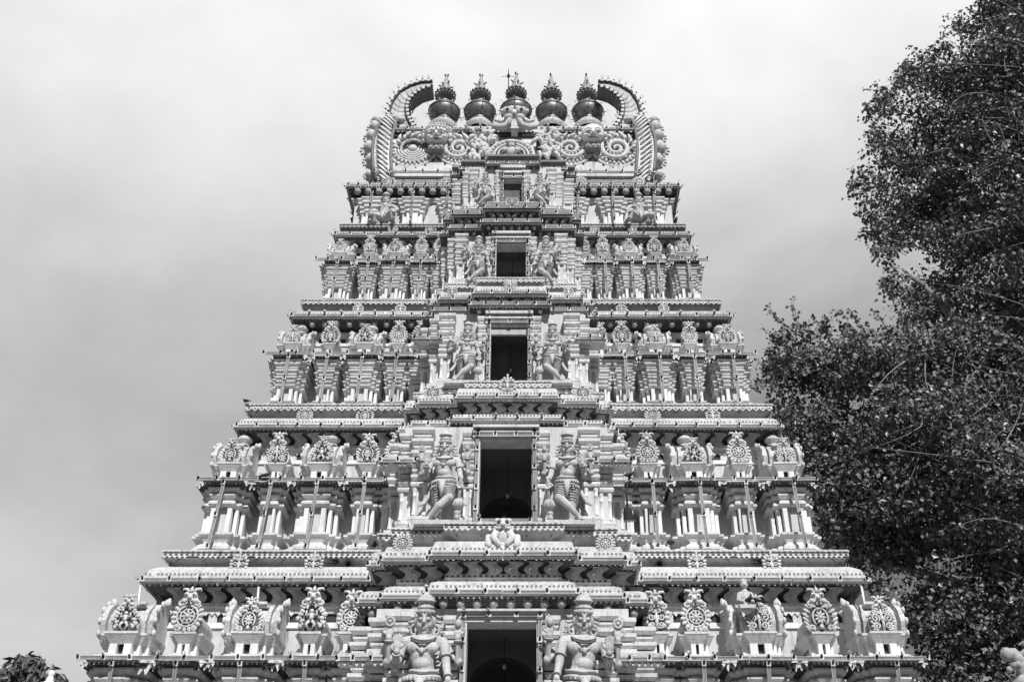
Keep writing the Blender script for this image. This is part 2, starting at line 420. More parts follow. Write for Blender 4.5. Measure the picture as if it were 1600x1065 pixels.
def shrine_vault(wide, z0, scale, halves, depth, corner=False):
    # stucco mount, posts, flared tray, barrel vault reaching back to the wall; z0 = top of the eave
    mb = MB(); k = scale
    a0, d0 = halves[0]; a1, d1 = halves[-1]
    # stucco mounds on the eave
    for i, (a, d) in enumerate(halves):
        q = .004 * i
        mb.ring([(a + .2 * k, -d - .24 * k, z0 + q), (a + .19 * k, -d - .22 * k, z0 + .07 * k + q), (a + .08 * k, -d - .1 * k, z0 + .15 * k + q), (a - .06 * k, -d + .06 * k, z0 + .19 * k + q), (max(.02, a - .3), -d + .3, z0 + .2 * k + q)], ['trim', 'roof', 'roof', 'roof'], .02)
        mb.T = frame_front(-d - .235 * k)
        knobs(mb, -a - .15 * k, a + .15 * k, 0, z0 + .06 * k + q, .12 * k, .045 * k); mb.T = None
    zt = z0 + .17 * k
    for i, (a, d) in enumerate(halves):
        # short posts with a dark gap between, then the tray
        q = .004 * i; aa = a * .92; dd = d + .02
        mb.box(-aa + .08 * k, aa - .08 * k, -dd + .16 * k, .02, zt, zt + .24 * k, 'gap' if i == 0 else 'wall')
        for sx in (-1, 1):
            w = aa * .62 if i == 0 else .12 * k
            x0 = sx * (aa - .03) - (w if sx > 0 else 0); mb.box(x0, x0 + w, -dd + .03, -dd + .2 * k, zt, zt + .235 * k, 'white')
        P = [(aa - .04 * k, -dd + .04 * k, zt + .22 * k + q), (aa - .02 * k, -dd + .02 * k, zt + .25 * k + q), (aa + .08 * k, -dd - .08 * k, zt + .40 * k + q), (aa + .10 * k, -dd - .10 * k, zt + .42 * k + q), (aa + .10 * k, -dd - .10 * k, zt + .47 * k + q), (aa - .1, -dd + .05, zt + .475 * k + q)]
        mb.ring(P, 'trim', .02)
        P = [(aa - .06 * k, -dd + .06 * k, zt + q - .1), (aa - .05 * k, -dd + .06 * k, zt + .24 * k + q)]
    zb = zt + .47 * k
    if not wide:
        r = a1 * .98; cz = zb + r * .72
        arc = [(r * math.cos(R(t)), cz + r * .98 * math.sin(R(t))) for t in range(-40, 221, 20)]
        mb.prism(arc, -d0 + .05, .03, 'wall')
        mb.prism([(x * 1.07, cz + (z - cz) * 1.07) for x, z in arc], -d0 + .02, -d0 + .10, 'trim')
    else:
        # barrel along x with ribs, its ends turned towards the viewer's left and right
        L = a1 * 1.04; r = .46 * k; yc = -d1 * .5; cz = zb + r * .62
        n = 12
        def ringx(x, rr): return [(x, yc + rr * 1.1 * math.cos(2 * math.pi * i / n), cz + rr * math.sin(2 * math.pi * i / n)) for i in range(n)]
        rs = [(-L, r * .5), (-L, r * 1.12), (-L + .12 * k, r * 1.12), (-L + .125 * k, r * .80), (-L + .20 * k, r * .80), (-L + .205 * k, r * 1.04), (-L + .30 * k, r * 1.04), (-L + .305 * k, r * .84)]
        rs = rs + [(-x, rr) for x, rr in rs[::-1]]
        vs = []; fs = []
        for x, rr in rs: vs += ringx(x, rr)
        for i in range(len(rs) - 1):
            for q in range(n): fs.append((i * n + q, i * n + (q + 1) % n, (i + 1) * n + (q + 1) % n, (i + 1) * n + q))
        fs.append(tuple(range(n))); fs.append(tuple((len(rs) - 1) * n + q for q in range(n)))
        mb.add(vs, fs, 'roof', False)
        for sx in (-1, 1):
            for j in range(9):
                a = R(-30 + j * 30); q_ = (sx * (L + .01), yc + r * 1.2 * math.cos(a), cz + r * 1.12 * math.sin(a)); mb.ball(q_, (.045 * k, .085 * k, .085 * k), 'trim', 6, 5)
            mb.tube([(sx * L, yc, cz + r * 1.05), (sx * (L + .02), yc - .03, cz + r * 1.3), (sx * (L + .05), yc, cz + r * 1.5)], [.10 * k, .08 * k, .015], 'trim', 6)
        # front cross vault that carries the rosette
        rr = a0 * 1.02; c2 = zb + rr * .66
        arc = [(rr * math.cos(R(t)), c2 + rr * math.sin(R(t))) for t in range(-40, 221, 20)]
        mb.prism(arc, -d0 + .05, yc, 'wall')
        # ridge slab
        mb.box(-L * .62, L * .62, yc - .16 * k, yc + .16 * k, cz + r * .93, cz + r * 1.06, 'roof')
        mb.box(-L * .34, L * .34, yc - .26 * k, yc + .2 * k, cz + r * 1.05, cz + r * 1.16, 'trim')
    return mb.mesh('shrine_vault'), zb

# ------------------------------------------------------------------ bulb battens
def batten(p0, p1, parent, pitch=0.5, label=None, out=Vector((0, -1, 0)), sag=0.0, ends=True, bulbs=True):
    p0 = Vector(p0); p1 = Vector(p1); d = p1 - p0; L = d.length; t = d.normalized(); o_ = (out - t * out.dot(t)).normalized(); w = t.cross(o_)
    mb = MB()
    def T(p): q = p0 + t * p[0] + o_ * p[1] + w * p[2]; return (q.x, q.y, q.z)
    mb.T = T
    seg = max(1, int(L / 1.7))
    for i in range(seg):
        a = L * i / seg + .01; b = L * (i + 1) / seg - .01; j = rnd.uniform(-.012, .012)
        mb.box(a, b, 0.0, .035, -.040 + j, .040 + j, 'wood'); mb.box(a, b, .03, .045, -.046 + j, -.028 + j, 'pod'); mb.box(a, b, .03, .045, .028 + j, .046 + j, 'pod')
    n = max(1, int(L / pitch)); p = L / n
    for i in range(n + 1):
        if i == n and not ends: continue
        u = min(max(i * p + rnd.uniform(-.03, .03), .04), L - .04)
        mb.box(u - .055, u + .055, .045, .07, -.055, .055, 'trim')
        a = rnd.uniform(-.5, .5)
        mb.T = None
        base = Vector(T((u, .06, .0))); dr = (o_ * .7 + Vector((0, 0, .65)) + t * a * .6).normalized()
        mb.tube([base, base + dr * .05, base + dr * .09], [.026, .029, .024], 'socket', 7)
        if bulbs and rnd.random() < .55:
            mb.ball(base + dr * .135, .05, 'glass', 8, 6)
        mb.T = T
    mb.T = None
    return tag(mb.build('bulb_batten', parent), label)
# ------------------------------------------------------------------ the gopuram
tower = tag(empty('temple_tower', (0, 0, -1.6)), 'tall tapering white stucco temple tower with five carved storeys and a doorway in each', 'temple tower')
FY = 3.86                                                   # front plane of a ring of half width w lies at y = FY - w
Y2 = lambda Y: Y - CY
TI = [
 dict(n='A', zl=4.10, wl=9.75, ze=6.54, we=10.12, ww=8.70, zc=8.78, wc=9.31, zcb=9.33, wcb=8.70, zl2=9.69, wl2=9.03, s=1.12,
      sh=[(-9.28, 'w'), (-7.77, 'n'), (-6.25, 'w'), (-4.72, 'n'), (-3.75, 'n')]),
 dict(n='B', zl=9.69, wl=9.03, ze=11.86, we=8.66, ww=7.45, zc=13.90, wc=8.05, zcb=14.30, wcb=7.62, zl2=14.73, wl2=7.91, s=1.0,
      sh=[(-7.92, 'w'), (-6.60, 'n'), (-5.32, 'w'), (-4.00, 'n'), (-3.20, 'n')]),
 dict(n='C', zl=14.73, wl=7.91, ze=16.59, we=7.72, ww=6.60, zc=18.43, wc=7.18, zcb=18.78, wcb=6.72, zl2=19.23, wl2=6.99, s=.86,
      sh=[(-6.93, 'w'), (-5.72, 'n'), (-4.63, 'w'), (-3.56, 'n'), (-2.85, 'n')]),
 dict(n='D', zl=19.23, wl=6.99, ze=21.00, we=6.79, ww=5.86, zc=22.52, wc=6.34, zcb=22.80, wcb=6.00, zl2=23.11, wl2=6.23, s=.76,
      sh=[(-6.03, 'w'), (-4.98, 'n'), (-4.10, 'w'), (-3.17, 'n'), (-2.5, 'n')]),
 dict(n='E', zl=23.11, wl=6.23, ze=None, we=0, ww=5.86, zc=24.98, wc=6.16, zcb=25.25, wcb=5.5, zl2=26.0, wl2=5.5, s=.62, sh=[]),
]
BAY = [   # kap1: z, Y, halves; kap2: z, Y, halves; ledge at the foot of the storey: Y, halves
 dict(k1=(7.79, 22.80, (1.80, 2.92, 3.55)), k2=(8.78, 22.96, (1.80, 3.02, 3.38)), l=(22.0, (1.75, 3.05, 3.6)), hd=.80, zd=7.06),
 dict(k1=(13.13, 24.20, (1.57, 2.74, 3.12)), k2=(13.90, 24.30, (1.50, 2.60, 3.0)), l=(23.17, (1.50, 2.85, 3.22)), hd=.69, zd=12.30),
 dict(k1=(17.85, 25.40, (1.28, 2.45, 2.80)), k2=(18.43, 25.60, (1.22, 2.33, 2.65)), l=(24.80, (1.26, 2.45, 2.80)), hd=.56, zd=17.02),
 dict(k1=(21.76, 26.10, (1.05, 2.18, 2.50)), k2=(22.52, 26.26, (1.00, 2.10, 2.42)), l=(25.85, (1.10, 2.15, 2.42)), hd=.50, zd=20.98),
 dict(k1=(25.45, 27.20, (1.00, 2.00, 2.35)), k2=None, l=(26.65, (.86, 1.85, 2.27)), hd=.34, zd=24.62),
]
STOREY_NAME = ['lowest storey in view', 'second storey from below', 'third storey', 'fourth storey', 'topmost and narrowest storey under the vault']

def pilaster(mb, x0, x1, yf, z0, z1, yb, k=1.0, cols=True):
    H = z1 - z0; c = (x0 + x1) / 2; a = (x1 - x0) / 2
    mb.T = lambda p: (c + p[0], p[1], p[2])
    prof = [(.05, 0), (.05, .03), (.0, .035), (.02, .05), (.06, .105), (.075, .115), (.075, .14), (.0, .145), (-.02, .16)]
    mb.ring([(a + q * k, yf - q * k, z0 + H * t) for q, t in prof], 'trim', yb)
    mb.ring([(a - .03 * k, yf + .05 * k, z0 + H * .16), (a - .03 * k, yf + .05 * k, z0 + H * .43)], 'wall', yb)
    if cols:
        for sx in (-1, 1):
            r = min(.05 * k, a * .3); x = sx * (a - r)
            mb.lathe([(r * 1.2, H * .16), (r * 1.3, H * .18), (r * .9, H * .19), (r * .85, H * .335), (r * 1.15, H * .34), (r * 1.15, H * .35), (r * .85, H * .355), (r * 1.1, H * .38), (r * 1.5, H * .41), (r * 1.5, H * .43)], (x, yf + r, z0), 'white', 8)
    prof = [(-.02, .42), (.05, .425), (.07, .445), (.05, .465), (-.03, .47), (-.03, .485)]; ms = ['trim'] * 4 + ['groove']
    for j, (t0, t1, e) in enumerate(((.485, .535, .07), (.55, .59, .05), (.605, .655, .09), (.67, .70, .04), (.715, .77, .10), (.785, .82, .05), (.835, .885, .11), (.90, .93, .05), (.945, 1.0, .12))):
        prof += [(e - .05, t0), (e, t0 + (t1 - t0) * .45), (e, t1), (-.03, t1 + .001), (-.03, t1 + .014)]; ms += ['trim', 'trim', 'trim', 'trim', 'groove']  # groove strips put the shade between the slabs into the colour
    mb.ring([(a + q * k, yf - q * k, z0 + H * t) for q, t in prof], (ms + ['trim'] * len(prof))[:len(prof) - 1], yb)
    mb.T = None

ROS = [ME_FAN, ME_RING, ME_SHELL, ME_FIG, ME_SCR]
def rosettes(st, x, y, z, size, which, name='rosette', rz=0):
    o = put(ROS[which % 5], name, st, (x, y, z), rz, size); return o

def frange(a, b, n): return [a + (b - a) * i / (n - 1) for i in range(n)]

storeys = []
for ti, (t, bay) in enumerate(zip(TI, BAY)):
    s = t['s']; zl, zc, ww, wc = t['zl'], t['zc'], t['ww'], t['wc']
    yw = FY - ww
    # ---- core wall of the storey
    mb = MB()
    def RP(w, z): return (w, FY - w, z, w - FY)
    mb.ring([RP(ww, zl - .3), RP(ww, zc)], 'wall')
    last = ti == 4
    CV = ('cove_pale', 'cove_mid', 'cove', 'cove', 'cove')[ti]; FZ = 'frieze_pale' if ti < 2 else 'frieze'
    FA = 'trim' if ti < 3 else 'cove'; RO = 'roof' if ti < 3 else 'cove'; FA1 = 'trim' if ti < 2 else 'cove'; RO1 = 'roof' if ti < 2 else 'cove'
    if not last:
        mb.ring([RP(ww + .03 * s, zc - .98 * s), RP(ww + .05 * s, zc - .96 * s), RP(ww + .05 * s, zc - .84 * s), RP(ww + .01, zc - .82 * s)], 'white')
    st = mb.build('storey', tower, (0, 0, 1.6)); tag(st, STOREY_NAME[ti]); storeys.append(st)

    # ---- wall band with little windows, fringe and dentils
    mb = MB()
    b0 = ww + .02; hx = ww
    zb = zc - (.80 if not last else .62) * s
    if not last:
        mb.ring([RP(ww + .03, zb + .17 * s), RP(ww + .07 * s, zb + .18 * s), RP(ww + .07 * s, zb + .29 * s), RP(ww + .11 * s, zb + .30 * s), RP(ww + .13 * s, zb + .40 * s), RP(ww + .03, zb + .42 * s)], 'trim')
        for F, L0, L1, v in ((frame_front(yw), -hx, hx, 0), (frame_right(ww), yw, -yw, 0), (frame_left(ww), yw, -yw, 0)):
            mb.T = F
            mb.box(L0, L1, -.02, .012, zb - .03 * s, zb + .17 * s, 'gap')
            dent(mb, L0, L1, .0, zb - .035 * s, zb + .17 * s, .42 * s, .36, .05); dent(mb, L0 + .1 * s, L1 + .1 * s - .2 * s, .0, zb - .035 * s, zb + .17 * s, .42 * s, .16, .04)
            fringe(mb, L0, L1, .075 * s, zb + .19 * s, .14 * s, .09 * s); dent(mb, L0 - .1 * s, L1 + .1 * s, .13 * s, zb + .31 * s, zb + .39 * s, .11 * s, .5, .02)
            mb.T = None
    else:
        mb.ring([RP(ww + .02, zc - .62), RP(ww + .08, zc - .60), RP(ww + .08, zc - .53), RP(ww + .12, zc - .52), RP(ww + .14, zc - .45), RP(ww + .03, zc - .44)], 'trim')
    mb.build('wall_band', st)
    # ---- frieze under the cornice
    mb = MB()
    z0, z1 = zc - .38 * s, zc - .09
    v0 = ww + .08; v1 = wc - .10
    if last: z0, z1, v0, v1 = zc - .40, zc - .07, ww + .03, wc - .06
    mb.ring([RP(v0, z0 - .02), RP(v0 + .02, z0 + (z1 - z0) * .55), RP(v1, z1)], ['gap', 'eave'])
    for F, L in ((frame_front(FY), ww), (frame_right(0), None), (frame_left(0), None)):
        mb.T = F
        a, b = (-ww, ww) if L else (FY - ww, ww - FY)
        if L:
            if ti in (0, 1, 3):
                hooks(mb, -ww, -1.5, v0 + .0, z0, v1 - .05, z1, .44 * s + .04, FZ, 1); hooks(mb, 1.5, ww, v0, z0, v1 - .05, z1, .44 * s + .04, FZ, -1)
            else: pods(mb, -ww - .1, ww + .1, v0 + .12, z0, v1 + (.14 if last else .1), z1, .42 * s + (.04 if not last else .14), 'pod')
        else: pods(mb, a, b, v0 + .05, z0, v1, z1, .5 * s, 'frieze')
        mb.T = None
    mb.build('frieze', st)
    # ---- cornice: fascia, stained curved roof
    mb = MB()
    wcb, zcb = t['wcb'], t['zcb']
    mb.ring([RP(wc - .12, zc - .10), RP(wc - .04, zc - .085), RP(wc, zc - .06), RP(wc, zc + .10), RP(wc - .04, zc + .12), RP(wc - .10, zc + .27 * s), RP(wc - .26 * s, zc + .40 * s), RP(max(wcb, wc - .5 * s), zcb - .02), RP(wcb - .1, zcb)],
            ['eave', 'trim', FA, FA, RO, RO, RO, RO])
    for F, a, b in ((frame_front(FY), -wc, wc), (frame_right(0), FY - wc, wc - FY), (frame_left(0), FY - wc, wc - FY)):
        mb.T = F
        fringe(mb, a, b, wc - .03, zc - .08, .13 * s, .07 * s); dent(mb, a, b, wc - .005, zc + .05, zc + .11, .14 * s, .6, .02, 'trim')
        dent(mb, a, b, wc - .055, zc + .125, zc + .19, .095 * s, .5, .02, 'frieze')
        mb.T = None
    mb.build('cornice', st)
    # ---- cove and projecting ledge (the floor of the next storey)
    mb = MB()
    zl2, wl2 = t['zl2'], t['wl2']
    if not last:
        hh = zl2 - zcb
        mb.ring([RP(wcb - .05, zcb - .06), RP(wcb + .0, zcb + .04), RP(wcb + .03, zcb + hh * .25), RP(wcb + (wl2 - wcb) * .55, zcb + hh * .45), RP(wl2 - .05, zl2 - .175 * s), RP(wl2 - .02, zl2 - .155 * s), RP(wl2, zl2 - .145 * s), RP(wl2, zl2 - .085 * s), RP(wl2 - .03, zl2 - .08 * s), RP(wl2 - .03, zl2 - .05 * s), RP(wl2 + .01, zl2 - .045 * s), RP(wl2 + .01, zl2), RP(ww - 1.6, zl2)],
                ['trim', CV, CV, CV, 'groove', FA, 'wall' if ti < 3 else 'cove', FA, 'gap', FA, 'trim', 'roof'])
        for F, a, b in ((frame_front(FY), -wl2, wl2), (frame_right(0), FY - wl2, wl2 - FY), (frame_left(0), FY - wl2, wl2 - FY)):
            mb.T = F
            if ti == 0:
                dent(mb, a, b, wl2 - .005, zl2 - .135 * s, zl2 - .095 * s, .13 * s, .45, .012, 'gap'); fringe(mb, a, b, wl2 - .0, zl2 - .14 * s, .12 * s, .07 * s)
            else:
                dent(mb, a, b, wl2 - .005, zl2 - .135 * s, zl2 - .095 * s, .2 * s, .3, .008, 'groove'); diamonds(mb, a, b, wl2 + .012, zl2 - .165 * s, .2 * s, .085 * s, 'trim' if ti < 3 else 'pod')
            dent(mb, a, b, wl2 + .005, zl2 - .04 * s, zl2 - .005, .13 * s, .55, .03)
            # scored lines on the cove
            n = int((b - a) / (.62 * s))
            for i in range(n):
                u = a + (i + .5) * (b - a) / n; f = 1 if u < 0 else -1
                A = Vector((u, wl2 - .10, zl2 - .27 * s)); B = Vector((u + f * .10 * s, wcb + (wl2 - wcb) * .55 + .012, zcb + hh * .48))
                mb.tube([A, (A + B) / 2 + Vector((f * -.02, .005, 0)), B], .012, 'groove', 4)
            mb.T = None
    else:
        mb.ring([RP(5.62, zcb - .05), RP(5.45, zcb + .05), RP(5.40, 25.55), RP(5.46, 25.75), RP(5.36, 26.0), RP(5.30, 26.15), RP(5.36, 26.2), RP(5.36, 26.36), RP(5.0, 26.38)], ['roof', 'cove', 'eave', 'cove', 'cove', 'trim', 'trim', 'roof'])
        mb.T = frame_front(FY); fringe(mb, -5.4, 5.4, 5.37, 26.18, .11, .10); knobs(mb, -5.4, 5.4, 5.47, 25.72, .3, .05, 'pod'); mb.T = None
        dz = 0
    mb.build('ledge', st)
    # rosettes standing against the cove
    if not last:
        yr = FY - (wc - .22 * s)
        cs = {0: (-6.95, -5.0, 5.0, 6.95), 1: (-6.1, -4.3, 4.3, 6.1), 2: (-5.05, -3.65, 3.65, 5.05), 3: (-4.3, -2.95, 2.95, 4.3)}[ti]
        for i, x in enumerate(cs):
            rosettes(st, x, yr - .02, zc + .22 * s, (.44 if ti < 2 else .42) * s + .06, [0, 0, 0, 0][i] if ti in (0, 2) else [1, 2, 1, 0][i])
    else:
        for i, x in enumerate((-4.75, -2.55, 2.55, 4.75)): rosettes(st, x, FY - 5.62, 25.40, .52, [2, 0, 1, 1][i])
    # ---- miniature shrines, their vaults, rosettes and pots
    if t['sh']:
        ze = t['ze']; out_ = ww and (t['we'] - ww)
        meshes = {}
        for kind in 'wn':
            dF = out_ - .30 * s
            if kind == 'w': halves = [(.29 * s, dF), (.43 * s, dF - .17 * s), (.57 * s, dF - .34 * s)]
            else: halves = [(.17 * s, dF - .04), (.30 * s, dF - .2 * s)]
            body = shrine_body(kind == 'w', zl + .004, ze, s, halves, ti >= 2)
            vm, zb = shrine_vault(kind == 'w', ze + .03, s, halves, out_)
            meshes[kind] = (body, vm, zb, dF)
        allx = t['sh'] + [(-x, k) for x, k in t['sh']]
        for i, (x, kind) in enumerate(allx):
            body, vm, zb, dF = meshes[kind]
            edge = i % 5 == 4
            jx = rnd.uniform(-.02, .02); put(body, 'miniature_shrine', st, (x, yw, 0), rnd.uniform(-.012, .012), (rnd.uniform(.96, 1.03), 1, 1)); put(vm, 'shrine_vault', st, (x + jx, yw, 0), rnd.uniform(-.02, .02), (rnd.uniform(.94, 1.04), 1, 1))
            w = (.60 if kind == 'w' else .66) * s
            which = [[3, 1, 2, 3, 1, 4, 2, 4, 1, 0], [2, 4, 3, 2, 1, 4, 1, 3, 1, 0], [4, 2, 3, 1, 1, 2, 1, 4, 2, 0], [1, 4, 2, 1, 1, 4, 2, 1, 4, 0]][ti][i]
            mz = {0: .74, 1: .80, 2: .80, 3: .86, 4: .80}[which]; w *= rnd.uniform(.94, 1.08)
            rosettes(st, x, yw - dF - .03, zb + .01, w, which)
            put(ME_MASK, 'lion_mask', st, (x, yw - dF - .05, zb + w * mz), 0, (.34 if kind == 'w' else .46) * s)
            if kind == 'w' and ti in (1, 2, 3):
                put(ME_POT, 'finial_pot', st, (x + (.12 if x < 0 else -.12) * s, yw - (dF - .34 * s) * .5, zb + .86 * s), 0, .50 * s)
            # slanting batten from the eave down to the ledge
            if not edge:
                lean = .02 * x
                batten((x + .04, yw - dF - .30 * s, ze - .06), (x + .03 + lean * .0, FY - t['wl'] + .06, zl + .05), st, .80 * s, bulbs=True)
        # shrines of the short sides, seen in outline
        for sx in (-1, 1):
            for yy in (-.42, .1, .6):
                kind = 'n' if yy == .1 else 'w'
                body, vm, zb, dF = meshes[kind]; Yp = yy * (ww - FY)
                put(body, 'miniature_shrine', st, (sx * ww, Yp, 0), sx * R(90)); put(vm, 'shrine_vault', st, (sx * ww, Yp, 0), sx * R(90))
                rosettes(st, sx * (ww + dF + .03), Yp, zb, .66 * s, 1, rz=sx * R(90))
        # eave slab joining the shrines, with its lace, and battens along it
        mb = MB(); ef = t['we']
        yE = FY - ef
        hb_ = bay['l'][1][2] - .1
        for sx in (-1, 1):
            mb = MB()
            cx_ = sx * (ef + hb_) / 2; hw_ = (ef - hb_) / 2
            mb.T = lambda p, cx_=cx_: (cx_ + p[0], p[1], p[2])
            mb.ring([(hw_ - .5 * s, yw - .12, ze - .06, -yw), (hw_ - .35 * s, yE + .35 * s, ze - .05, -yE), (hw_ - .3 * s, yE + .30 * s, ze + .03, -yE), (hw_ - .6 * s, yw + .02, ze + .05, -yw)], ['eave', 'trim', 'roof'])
            mb.T = frame_front(yE + .3 * s)
            fringe(mb, *sorted((sx * (hb_ + .2), sx * (ef - .3 * s))), .01, ze - .04, .12 * s, .14 * s)
            for q in range(int(ef * 2 / (.8 * s))):
                u = -ef + .4 * s + q * .8 * s
                if rnd.random() < .5 and u * sx > hb_ + .3: fringe(mb, u, u + .3 * s, .03, ze - .1, .15 * s, .18 * s)
            mb.T = None
            mb.build('shrine_eave', st)
        yb = yE - .03
        batten((-ef + .02, yb, ze + .02), (-bay['l'][1][2] - .15, yb, ze + .02), st, .56 * s)
        batten((bay['l'][1][2] + .15, yb, ze + .02), (ef - .02, yb, ze + .02), st, .56 * s)
    else:
        # shallow pilasters of the top storey with open niches between
        for x0, x1, d in ((4.85, 5.5, .34), (3.3, 4.02, .34), (2.15, 2.6, .30)):
            for sx in (-1, 1):
                mb = MB()
                for q, (ins, dd) in enumerate(((0, d - .1), (.16, d))):
                    a, b = sorted((sx * (x0 + ins), sx * (x1 - ins)))
                    pilaster_z1 = zc - .66
                    H = pilaster_z1 - zl - .02
                    c = (a + b) / 2; h = (b - a) / 2
                    mb.T = lambda p, c=c: (c + p[0], p[1], p[2])
                    yf = yw - dd
                    mb.ring([(h + .02, yf - .02, zl + .01), (h + .02, yf - .02, zl + H * .07), (h, yf, zl + H * .08), (h, yf, zl + H * .48), (h + .08, yf - .05, zl + H * .50), (h + .08, yf - .05, zl + H * .56), (h + .0, yf, zl + H * .58), (h + .0, yf, zl + H * .64), (h + .10, yf - .06, zl + H * .68), (h + .10, yf - .06, zl + H * .75), (h + .02, yf, zl + H * .77), (h + .18, yf - .08, zl + H * .84), (h + .18, yf - .08, zl + H * .9), (h + .08, yf - .02, zl + H * .91), (h + .22, yf - .1, zl + H), (h + .22, yf - .1, zl + H + .05)], ['trim', 'trim', 'white'] + ['trim'] * 12, yw + .01)
                    mb.T = None
                mb.build('pilaster', st)
        for x in (2.38, 3.66, 5.17):
            for sx in (-1, 1): batten((sx * x, yw - .52, zc - .5), (sx * x, yw - .48, zl + .05), st, .55)
    # ---- side bays, seen in outline
    for sx in (-1, 1):
        mb = MB(); wbk = {0: 1.0, 1: .9, 2: .8, 3: .62, 4: .55}[ti]
        for i, (hb, pr) in enumerate(((.9 * s, wbk * .75), (1.5 * s, wbk * .5))):
            mb.T = lambda p, sx=sx: (sx * (ww + .0) - sx * p[1], p[0], p[2])
            zz = zc + .01 * i
            mb.ring([(hb - .25, -pr + .25, zl), (hb - .25, -pr + .25, zc - 1.0 * s), (hb, -pr, zc - .75 * s), (hb, -pr, zz - .62 * s), (hb - .1, -pr + .1, zz - .5 * s), (hb - .25, -pr + .3, zz - .42 * s), (hb - .2, -pr + .25, zz - .3 * s), (hb + .04, -pr - .04, zz - .1), (hb + .04, -pr - .04, zz + .1), (hb - .3, -pr + .4, zz + .4 * s), (hb - .3, -pr + .4, t['zl2'])], ['wall', 'eave', 'trim', 'roof', 'roof', 'trim', 'eave', 'trim', 'roof', 'cove'], 0.02)
        mb.T = None
        mb.build('side_bay', st)
    # ---- battens along the cornice
    yk = FY - wc - .012
    hb = (bay['k2'] or bay['k1'])[2][2] + .06
    batten((-wc, yk, zc - .01), (-hb, yk, zc - .01), st, .56 * s + .06); batten((hb, yk, zc - .01), (wc, yk, zc - .01), st, .56 * s + .06)
    for sx in (-1, 1): batten((sx * (wc + .012), FY - wc, zc - .01), (sx * (wc + .012), wc - FY, zc - .01), st, .7, out=Vector((sx, 0, 0)))
    if last:
        batten((-5.4, FY - 5.48, 26.28), (-1.7, FY - 5.48, 26.28), st, .6); batten((1.7, FY - 5.48, 26.28), (5.4, FY - 5.48, 26.28), st, .6)

    # ---- central bay: stepped double cornice over the doorway
    (z1, Y1, h1) = bay['k1']; Yl, hl = bay['l']
    k2 = bay['k2']
    nb = BAY[ti + 1] if ti < 4 else None
    mb = MB(); fr = mb
    STEP = .33 * (.75 + .25 * s)
    for i in range(3):
        q = .004 * i; ya = Y2(Y1) + STEP * i; h = h1[i]
        yb_ = yw + .1
        P = [(h - .50 * s, ya + .50 * s, z1 - .525 * s - q), (h - .44 * s, ya + .44 * s, z1 - .515 * s - q), (h - .44 * s, ya + .44 * s, z1 - .41 * s - q), (h - .36 * s, ya + .36 * s, z1 - .40 * s - q), (h - .36 * s, ya + .36 * s, z1 - .30 * s - q), (h - .40 * s, ya + .40 * s, z1 - .29 * s - q),
             (h - .34 * s, ya + .34 * s, z1 - .20 * s - q), (h - .08, ya + .08, z1 - .10 - q), (h - .02, ya + .02, z1 - .085 - q), (h, ya, z1 - .06 - q), (h, ya, z1 + .10 - q), (h - .05, ya + .05, z1 + .13 - q), (h - .12 * s, ya + .12 * s, z1 + .26 * s - q)]
        M_ = ['eave', 'trim', 'trim', 'trim', 'trim', 'gap', 'eave', 'eave', 'trim', FA1, FA1, RO1]
        if k2:
            z2, YY2, h2 = k2; g = z2 - z1; yb2 = Y2(YY2) + STEP * i; H2 = h2[i]
            zn = t['zl2']; yl2 = Y2(nb['l'][0]) + STEP * i; hl2 = nb['l'][1][i]
            P[-1] = (h - .09 * s, ya + .09 * s, z1 + .10 + (g * .37 - .10) * .62 - q)
            P += [(h - .22 * s, ya + .22 * s, z1 + .10 + (g * .37 - .10) * .92 - q), (H2 - .48 * s, yb2 + .48 * s, z1 + g * .37 - q), (H2 - .48 * s, yb2 + .48 * s, z1 + g * .40 - q), (H2 - .40 * s, yb2 + .40 * s, z1 + g * .41 - q), (H2 - .40 * s, yb2 + .40 * s, z1 + g * .53 - q), (H2 - .34 * s, yb2 + .34 * s, z1 + g * .54 - q), (H2 - .34 * s, yb2 + .34 * s, z1 + g * .64 - q), (H2 - .40 * s, yb2 + .40 * s, z1 + g * .65 - q), (H2 - .36 * s, yb2 + .36 * s, z1 + g * .80 - q),
                  (H2 - .08, yb2 + .08, z2 - .10 - q), (H2 - .02, yb2 + .02, z2 - .085 - q), (H2, yb2, z2 - .06 - q), (H2, yb2, z2 + .10 - q), (H2 - .05, yb2 + .05, z2 + .13 - q), (H2 - .12 * s, yb2 + .12 * s, z2 + .10 + (zn - z2) * .30 - q), (H2 - .27 * s, yb2 + .27 * s, z2 + (zn - z2) * .49 - q),
                  (hl2 - .30 * s, yl2 + .30 * s, z2 + (zn - z2) * .52 - q), (hl2 - .30 * s, yl2 + .30 * s, z2 + (zn - z2) * .6 - q), (hl2 - .22 * s, yl2 + .22 * s, z2 + (zn - z2) * .68 - q), (hl2 - .04, yl2 + .04, zn - .165 * s - q), (hl2, yl2, zn - .145 * s - q), (hl2, yl2, zn - .085 * s - q), (hl2 - .03, yl2 + .03, zn - .08 * s - q), (hl2 - .03, yl2 + .03, zn - .05 * s - q), (hl2 + .01, yl2 - .01, zn - .045 * s - q), (hl2 + .01, yl2 - .01, zn - q), (max(hl2 - 1.4, .1), yl2 + 1.5, zn - q)]
            M_ += [RO1, RO1, 'eave', 'trim', 'trim', 'trim', 'trim', 'gap', 'eave', 'eave', 'trim', FA, FA, RO, RO, RO, 'roof', 'groove', CV, CV, 'trim', 'wall', 'trim', 'gap', 'trim', 'trim', 'roof']
            M_ = M_[:len(P) - 1]
        else:
